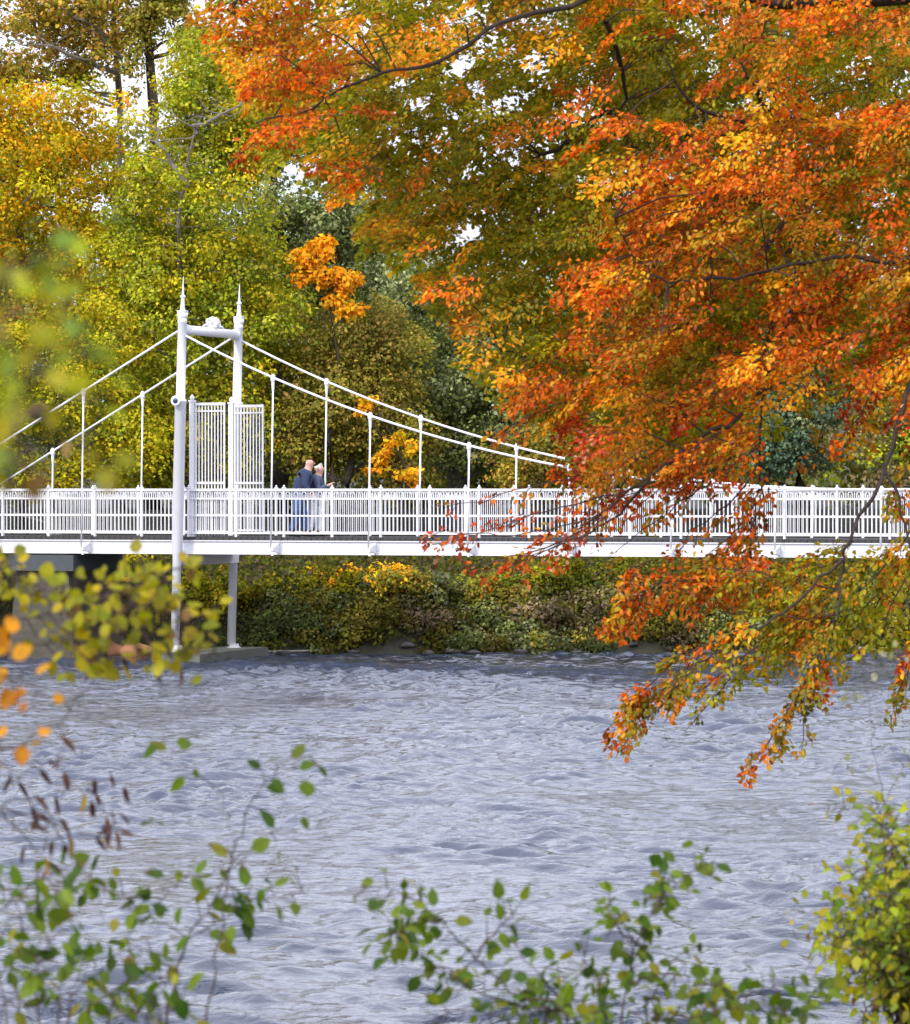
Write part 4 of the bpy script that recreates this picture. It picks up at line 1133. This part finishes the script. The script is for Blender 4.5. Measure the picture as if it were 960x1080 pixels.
class Plant:
    def __init__(s, name, label, cat, x, y, shape=OVATE, group=None, box=None):
        s.r = empty(name, (x, y, float(ground_z(x, y)) - .05), label, cat, group)
        s.O = np.array(s.r.location); s.L = Leaves(shape); s.B = MB(); s.box = box

    def stem(s, pts, r0, r1, root=True, wig=.004):
        """pts: (px, py, Y) in order from the ground up"""
        W = [P(*p) for p in pts]
        if root: W = [s.O + rng.normal(scale=.03, size=3) * np.array([1, 1, 0])] + W
        out = []
        for i in range(len(W) - 1):
            p0 = W[max(i - 1, 0)]; p1 = W[i]; p2 = W[i + 1]; p3 = W[min(i + 2, len(W) - 1)]
            for t in np.linspace(0, 1, 6)[:-1]:
                out.append(.5 * ((2 * p1) + (-p0 + p2) * t + (2 * p0 - 5 * p1 + 4 * p2 - p3) * t * t + (-p0 + 3 * p1 - 3 * p2 + p3) * t ** 3) + rng.normal(scale=wig, size=3))
        out.append(W[-1]); n = len(out)
        s.B.tube([q - s.O for q in out], [.55 * (r0 + (r1 - r0) * i / (n - 1)) for i in range(n)], 6, False)
        return out

    def leafy(s, pts, start, pal, size, step=.03, side=.10, face=.5, jit=.03, droop=.3, pr=.9):
        """alternate leaves, some on short side shoots, along a stem"""
        n = len(pts); i0 = int(start * n)
        P_, A_, N_, S_ = [], [], [], []
        acc = 0; g = 1
        for i in range(i0, n - 1):
            seg = pts[i + 1] - pts[i]; L = np.linalg.norm(seg); d0 = seg / (L + 1e-9)
            m = max(1, int(L / step))
            for t in range(m):
                if rng.random() > pr: continue
                g = -g; q = pts[i] + seg * (t / m)
                pe = norm(np.cross(d0, np.array([rng.normal() * .3, 1.0, rng.normal() * .3]))) * g
                off = side * rng.random() ** 1.3
                dd = norm(pe + d0 * .5 + np.array([0, rng.normal() * .5, 0]))
                q2 = q + dd * off
                if s.box:
                    ax = CX + q2[0] / q2[1] * F; ay = HY - (q2[2] - CH) / q2[1] * F
                    if not (ax < s.box[0] + rng.normal(scale=6) and s.box[1] < ay + rng.normal(scale=8) < s.box[2]): continue
                if off > .02: s.B.tube([q - s.O, (q + dd * off * .5) - s.O + np.array([0, 0, .004]), q2 - s.O], [.0018, .0014, .001], 4, False)
                P_.append(q2 + rng.normal(scale=jit * .3, size=3)); A_.append(dd + np.array([0, 0, -droop]) + rng.normal(scale=.35, size=3))
                N_.append(np.array([0, -face, .8]) + rng.normal(scale=.45, size=3)); S_.append(size * rng.uniform(.65, 1.2))
        if P_: s.L.add(np.array(P_) - s.O, np.array(A_), np.array(N_), np.array(S_), pick(pal, len(P_), .2))

    def done(s, twig=M_TWIG):
        s.B.build('stems', twig, s.r, True); s.L.build('leaves', M_LEAF, s.r)


G_N = 'saplings on the near bank'
# green sapling, bottom left
p = Plant('green_sapling', 'thin green sapling with dark stem at the bottom left of the river', 'sapling', P(150, 0, 8.6)[0], 8.6, OVATE, G_N)
st = p.stem([(175, 1085, 8.6), (188, 1030, 8.6), (198, 990, 8.6), (222, 955, 8.6), (240, 920, 8.6), (247, 885, 8.6)], .006, .0025)
p.leafy(st, .55, N_GREEN, .048, .016, .05)
for pts, st0 in ((((198, 990), (160, 965), (120, 940), (80, 930), (50, 932)), .15), (((222, 955), (260, 950), (290, 945), (318, 940)), .2), (((240, 920), (200, 925), (170, 945), (120, 950)), .3),
                 (((198, 990), (235, 970), (262, 955), (285, 940)), .2), (((240, 920), (262, 900), (300, 870)), .75), (((188, 1030), (150, 1000), (110, 1010), (60, 1020)), .1), (((188, 1030), (140, 1050), (90, 1050)), .1)):
    q = p.stem([(a, b_, 8.6 + .1 * rng.normal()) for a, b_ in pts], .003, .0012, False); p.leafy(q, st0, N_GREEN, .047, .016, .045)
p.done()
p = Plant('green_sapling', 'taller green sapling whose tip reaches over the left water', 'sapling', P(215, 0, 8.2)[0] + .02, 8.2, OVATE, G_N)
st = p.stem([(215, 1100, 8.2), (232, 1000, 8.2), (246, 900, 8.3), (262, 850, 8.3), (285, 822, 8.3), (335, 795, 8.3)], .005, .0012)
p.leafy(st, .76, N_GREEN, .046, .022, .035); 
for pts in (((246, 880), (225, 830), (185, 808)), ((262, 850), (300, 855), (330, 850)), ((246, 900), (190, 880), (150, 862)), ((225, 830), (190, 800), (165, 786))):
    q = p.stem([(a, b_, 8.3) for a, b_ in pts], .002, .001, False); p.leafy(q, .72, N_GREEN, .05, .03, .02)
p.done()
# lower left corner
p = Plant('green_sapling', 'leafy green sapling filling the lower left corner', 'sapling', P(20, 0, 7.8)[0], 7.8, OVATE, G_N)
for pts in (((40, 1090), (30, 1040), (60, 990), (85, 960)), ((20, 1100), (10, 1030), (25, 980), (10, 930)), ((70, 1100), (80, 1050), (110, 1020), (150, 1010)), ((10, 1100), (-20, 1000), (-30, 900)), ((110, 1100), (130, 1070), (175, 1060)), ((0, 1100), (40, 1060), (90, 1035)), ((-20, 1100), (-10, 1000), (30, 960), (70, 940)), ((-30, 1000), (0, 960), (40, 930), (100, 905)), ((60, 1100), (60, 1060), (40, 1020), (45, 990)), ((150, 1100), (160, 1075), (200, 1060)), ((90, 1100), (100, 1060), (140, 1035), (180, 1025))):
    st = p.stem([(a, b_, 7.8 + .15 * rng.normal()) for a, b_ in pts], .005, .0015, pts[0][0] < -15 or pts[0][1] > 1050); p.leafy(st, .45, N_GREEN, .046, .029, .07)
p.done()
# bottom centre sapling and the one right of it
p = Plant('green_sapling', 'green sapling leaning left at the bottom centre', 'sapling', P(530, 0, 9)[0], 9.0, OVATE, G_N)
for k, pts in enumerate((((600, 1100), (545, 1050), (500, 1010), (465, 970), (425, 942), (380, 934)), ((610, 1100), (560, 1065), (500, 1045), (450, 1010), (400, 1002)), ((620, 1100), (590, 1050), (560, 1020), (538, 985)), ((580, 1100), (540, 1078), (490, 1066), (455, 1078)), ((500, 1010), (520, 985), (545, 960)), ((465, 970), (440, 975), (410, 985)), ((640, 1100), (600, 1075), (570, 1060), (520, 1062)), ((545, 1050), (570, 1035), (600, 1030)))):
    st = p.stem([(a, b_, 9 + .12 * rng.normal()) for a, b_ in pts], .006, .0015, pts[0][0] < -15 or pts[0][1] > 1050); p.leafy(st, .30, N_GREEN, .041, .014, .05)
p.done()
p = Plant('green_sapling', 'green sapling with upright tip at the bottom centre', 'sapling', P(650, 0, 9.3)[0], 9.3, ROUND, G_N)
for pts in (((655, 1090), (662, 1040), (672, 995), (690, 960), (715, 930), (755, 905)), ((640, 1090), (640, 1050), (622, 1020), (612, 990)), ((680, 1090), (690, 1050), (715, 1010), (750, 995)), ((690, 960), (700, 940), (698, 925)), ((700, 1100), (730, 1075), (760, 1065), (800, 1060)), ((662, 1040), (690, 1030), (730, 1030)), ((672, 995), (650, 975), (640, 955))):
    st = p.stem([(a, b_, 9.3 + .12 * rng.normal()) for a, b_ in pts], .006, .0015, pts[0][0] < -15 or pts[0][1] > 1050); p.leafy(st, .36, N_GREEN, .037, .016, .05)
p.done()
p = Plant('green_sapling', 'low yellow-green sapling beside the lower right bush', 'sapling', P(800, 0, 9.6)[0], 9.6, ROUND, G_N)
for pts in (((780, 1090), (790, 1050), (820, 1040), (860, 1030)), ((760, 1100), (750, 1070), (730, 1060)), ((800, 1100), (780, 1060), (760, 1040), (740, 1035)), ((820, 1100), (830, 1070), (800, 1050)), ((700, 1100), (690, 1075), (660, 1065)), ((840, 1100), (850, 1060), (880, 1030))):
    st = p.stem([(a, b_, 9.6 + .15 * rng.normal()) for a, b_ in pts], .006, .0015, pts[0][0] < -15 or pts[0][1] > 1050); p.leafy(st, .4, N_LIME if rng.random() < .4 else N_GREEN, .040, .016, .06)
p.done()
# withered sapling with brown hanging leaflets
p = Plant('withered_sapling', 'withered sapling with brown hanging leaflets at the left edge', 'sapling', P(-30, 0, 8)[0], 8.0, NARROW, G_N)
for pts, s0 in ((((-60, 1100), (-50, 900), (0, 850), (45, 840), (90, 830), (140, 822)), .58), (((-60, 1100), (-50, 860), (0, 830), (40, 810), (80, 800)), .58), (((0, 850), (60, 870), (100, 880), (125, 868)), .15), (((-70, 1000), (-40, 820), (20, 785), (70, 755), (110, 700), (150, 690), (185, 705)), .55),
                (((45, 845), (60, 880), (75, 910)), .2), (((90, 830), (110, 850), (130, 880)), .1), (((0, 850), (30, 890), (60, 925)), .2)):
    st = p.stem([(a, b_, 8 + .1 * rng.normal()) for a, b_ in pts], .004, .0012, pts[0][0] < -15 or pts[0][1] > 1050); p.leafy(st, s0, N_BROWN, .044, .030, .03, droop=1.3, face=.9, pr=.75)
p.done()
# yellow sapling in front of the pier
p = Plant('yellow_sapling', 'out-of-focus yellow-leaved sapling in front of the masonry pier', 'sapling', -1.25, 8.0, ROUND, G_N, (242, 582, 706))
for pts, s0 in ((((-120, 900), (-80, 720), (0, 690), (90, 672), (150, 668), (200, 672), (232, 690)), .48), (((-120, 900), (-90, 700), (0, 660), (60, 645), (110, 625), (150, 605), (200, 600)), .48), (((90, 672), (130, 640), (170, 640), (215, 655)), .1), (((110, 630), (135, 610), (165, 620)), .1), (((-100, 800), (-70, 660), (-20, 600), (10, 590)), .55), (((60, 660), (85, 690), (110, 700)), .2), (((150, 668), (175, 690), (210, 690)), .2), (((60, 650), (40, 620), (20, 610)), .1)):
    st = p.stem([(a, b_, 8 + .12 * rng.normal()) for a, b_ in pts], .004, .0012, pts[0][0] < -15 or pts[0][1] > 1050); p.leafy(st, s0, N_YEL, .033, .0095, .075, face=.8)
p.done()
p = Plant('yellow_sapling', 'very near orange-yellow leaves on a thin stem at the left edge', 'sapling', -.95, 6.0, ROUND, G_N, (72, 662, 815))
for pts, s0 in ((((-90, 900), (-60, 810), (0, 785), (60, 785)), .5), (((-60, 800), (-10, 720), (20, 715), (50, 735)), .55), (((-70, 760), (-30, 680), (0, 680), (20, 700)), .6)):
    st = p.stem([(a, b_, 6 + .08 * rng.normal()) for a, b_ in pts], .004, .0015, pts[0][0] < -15 or pts[0][1] > 1050); p.leafy(st, s0, N_ORY, .032, .018, .035, face=1.0)
p.done()
# blurred hanging branch close by on the left
p = Plant('lime_sapling', 'very blurred lime green sapling close by at the upper left', 'sapling', -.42, 2.6, ROUND, G_N, (128, 245, 512))
for pts, s0 in ((((-90, 900), (-60, 600), (-20, 480), (30, 400), (70, 330), (90, 260)), .58), (((-60, 600), (-20, 500), (40, 460), (90, 470), (125, 490)), .3), (((-20, 480), (20, 440), (70, 420), (110, 430)), .2), (((30, 400), (60, 380), (110, 370), (125, 360)), .15), (((-80, 600), (-40, 420), (-10, 300), (40, 280), (80, 265)), .5), (((-60, 480), (-20, 380), (20, 330), (50, 300)), .4), (((-60, 560), (-30, 530), (20, 500), (60, 500)), .4)):
    st = p.stem([(a, b_, 2.6 + .08 * rng.normal()) for a, b_ in pts], .002, .0008, pts[0][0] < -15 or pts[0][1] > 1050); p.leafy(st, s0, N_LIME if rng.random() < .45 else N_YEL, .016, .010, .028, face=1.2, pr=.5)
p.done(M_TWIG_GREEN)
p = Plant('withered_sapling', 'dark withered leaves on a close twig beside the lime sapling', 'sapling', -.78, 5.2, OVATE, G_N)
for pts, s0 in ((((-80, 800), (-40, 560), (-10, 490), (15, 480)), .72), (((-60, 600), (-30, 545), (10, 530)), .6), (((-70, 600), (-40, 440), (0, 432), (40, 436), (75, 445)), .62)):
    st = p.stem([(a, b_, 5.2 + .08 * rng.normal()) for a, b_ in pts], .003, .0012, pts[0][0] < -15 or pts[0][1] > 1050); p.leafy(st, s0, N_BROWN, .036, .035, .02, face=1.0, pr=.6)
p.done()

# bush at the lower right
bush = Plant('river_bush', 'dense lime and yellow bush at the lower right water edge', 'bush', P(965, 0, 12.6)[0], 12.6, OVATE)
bush.r['category'] = 'bush'
SH = OVATE
for i in range(165):
    u = rng.random()
    ty = 835 + 250 * rng.random() ** 1.0
    left = np.interp(ty, [830, 870, 900, 940, 975, 1000, 1040, 1085], [925, 905, 890, 875, 860, 845, 880, 905])
    tx = left + (1100 - left) * rng.random() ** 1.5
    Yb = 12.6 + rng.uniform(-.5, .5)
    bx_ = 985 + rng.uniform(-50, 70)
    st = bush.stem([(bx_, 1090 - 20 * rng.random(), 12.6), ((bx_ + tx) / 2 + 10, (1080 + ty) / 2 - 15, (12.6 + Yb) / 2), (tx, ty, Yb)], .006, .0012, wig=.006)
    bush.leafy(st, .42, N_LIME if rng.random() < .66 else (N_GREEN if rng.random() < .35 else N_YEL), .042, .018, .075)
for pts in (((960, 1040), (900, 1005), (860, 990), (828, 985)), ((960, 1010), (900, 980), (860, 965), (845, 962)), ((970, 900), (930, 870), (895, 850), (870, 852)), ((960, 960), (910, 930), (880, 925))):
    q = bush.stem([(a, b_, 12.3) for a, b_ in pts], .004, .001, False); bush.leafy(q, .3, N_YEL, .042, .022, .05)
bush.done()
p = Plant('pale_sapling', 'thin bare twig with pale leaves above the lower right bush', 'sapling', P(950, 0, 12.9)[0], 12.9, OVATE, G_N)
st = p.stem([(948, 1060, 12.9), (940, 900, 12.9), (928, 830, 12.9), (920, 770, 12.9), (912, 720, 12.9), (906, 695, 12.9)], .004, .001)
p.leafy(st, .9, N_LIME, .04, .04, .05)
for pts in (((928, 830), (905, 812), (880, 808)), ((930, 850), (950, 815), (965, 800)), ((914, 730), (895, 735), (888, 750)), ((912, 720), (935, 700), (955, 690))):
    q = p.stem([(a, b_, 12.9) for a, b_ in pts], .002, .001, False); p.leafy(q, .3, N_PALE, .034, .03, .04)
p.done()

# grass on the near bank (below the frame)
LV = Leaves(NARROW); n = 14000
x = rng.uniform(-9, 12, n); y = rng.uniform(-3, 30, n); z = ground_z(x, y); k = z > .15
p_ = np.stack([x, y, z], -1)[k]; n = len(p_)
LV.add(p_, norm(rng.normal(scale=.35, size=(n, 3)) + np.array([0, 0, 1])), norm(rng.normal(size=(n, 3)) * np.array([1, 1, .1])), rng.uniform(.08, .22, n), pick(N_GREEN + OLIVE, n))
tag(LV.build('bank_grass', M_LEAF), 'rough grass on the near river bank', 'grass', kind='stuff')

# ------------------------------------------------------------------ light, sky, camera
w = bpy.data.worlds.new('World'); sc.world = w; w.use_nodes = True
N, Lk = w.node_tree.nodes, w.node_tree.links
sky = N.new('ShaderNodeTexSky'); sky.sky_type = 'NISHITA'; sky.sun_disc = False
EL = R(38); SD = Vector((-.55, -.80)).normalized()
sky.sun_elevation = EL; sky.sun_rotation = math.atan2(SD.x, SD.y)
sky.air_density = 1.0; sky.dust_density = 6.0; sky.ozone_density = 1.5
bg = N['Background']
tcw = N.new('ShaderNodeTexCoord'); mpw = N.new('ShaderNodeMapping'); mpw.inputs['Scale'].default_value = (1, 1, 2.6)
cl = N.new('ShaderNodeTexNoise'); cl.inputs['Scale'].default_value = 2.2; cl.inputs['Detail'].default_value = 7; cl.inputs['Distortion'].default_value = .4
Lk.new(tcw.outputs['Generated'], mpw.inputs['Vector']); Lk.new(mpw.outputs['Vector'], cl.inputs['Vector'])
cr = N.new('ShaderNodeValToRGB'); cr.color_ramp.elements[0].position = .30; cr.color_ramp.elements[1].position = .70
cr.color_ramp.elements[0].color = (5.6, 5.9, 7.2, 1); cr.color_ramp.elements[1].color = (8.2, 8.4, 9.3, 1)
Lk.new(cl.outputs['Fac'], cr.inputs['Fac'])
cm = N.new('ShaderNodeMix'); cm.data_type = 'RGBA'; cm.inputs['Factor'].default_value = .88      # thin overcast in front of the blue
sp = N.new('ShaderNodeSeparateXYZ'); Lk.new(tcw.outputs['Generated'], sp.inputs[0])
gr = N.new('ShaderNodeMapRange'); gr.inputs['From Min'].default_value = 0; gr.inputs['From Max'].default_value = .45
gr.inputs['To Min'].default_value = .85; gr.inputs['To Max'].default_value = 1.45; Lk.new(sp.outputs['Z'], gr.inputs['Value'])
vm = N.new('ShaderNodeVectorMath'); vm.operation = 'SCALE'; Lk.new(cr.outputs['Color'], vm.inputs[0]); Lk.new(gr.outputs['Result'], vm.inputs['Scale'])
Lk.new(sky.outputs[0], cm.inputs['A']); Lk.new(vm.outputs[0], cm.inputs['B'])
Lk.new(cm.outputs['Result'], bg.inputs['Color']); bg.inputs['Strength'].default_value = .15
sun = bpy.data.lights.new('sun', 'SUN'); sun.energy = 2.0; sun.angle = R(7); sun.color = (1, .95, .88)
so = bpy.data.objects.new('sun', sun); COL.objects.link(so)
dv = Vector((-SD.x * math.cos(EL), -SD.y * math.cos(EL), -math.sin(EL)))
so.rotation_euler = dv.to_track_quat('-Z', 'Y').to_euler(); so.location = (-30, -40, 60)

cam = bpy.data.cameras.new('camera'); co = bpy.data.objects.new('camera', cam); COL.objects.link(co)
co.location = (0, 0, CH); co.rotation_euler = (R(90), 0, 0)
cam.sensor_fit = 'HORIZONTAL'; cam.sensor_width = 36; cam.lens = F / 960 * 36
cam.shift_y = -(540 - HY) / 960.0
cam.clip_start = .1; cam.clip_end = 3000
cam.dof.use_dof = True; cam.dof.focus_distance = 88; cam.dof.aperture_fstop = 14
sc.camera = co
sc.view_settings.view_transform = 'Standard'; sc.view_settings.look = 'None'; sc.view_settings.gamma = 1
sc.view_settings.exposure = .55
sc.cycles.max_bounces = 6; sc.cycles.diffuse_bounces = 3; sc.cycles.glossy_bounces = 3; sc.cycles.transmission_bounces = 3
sc.cycles.use_denoising = True
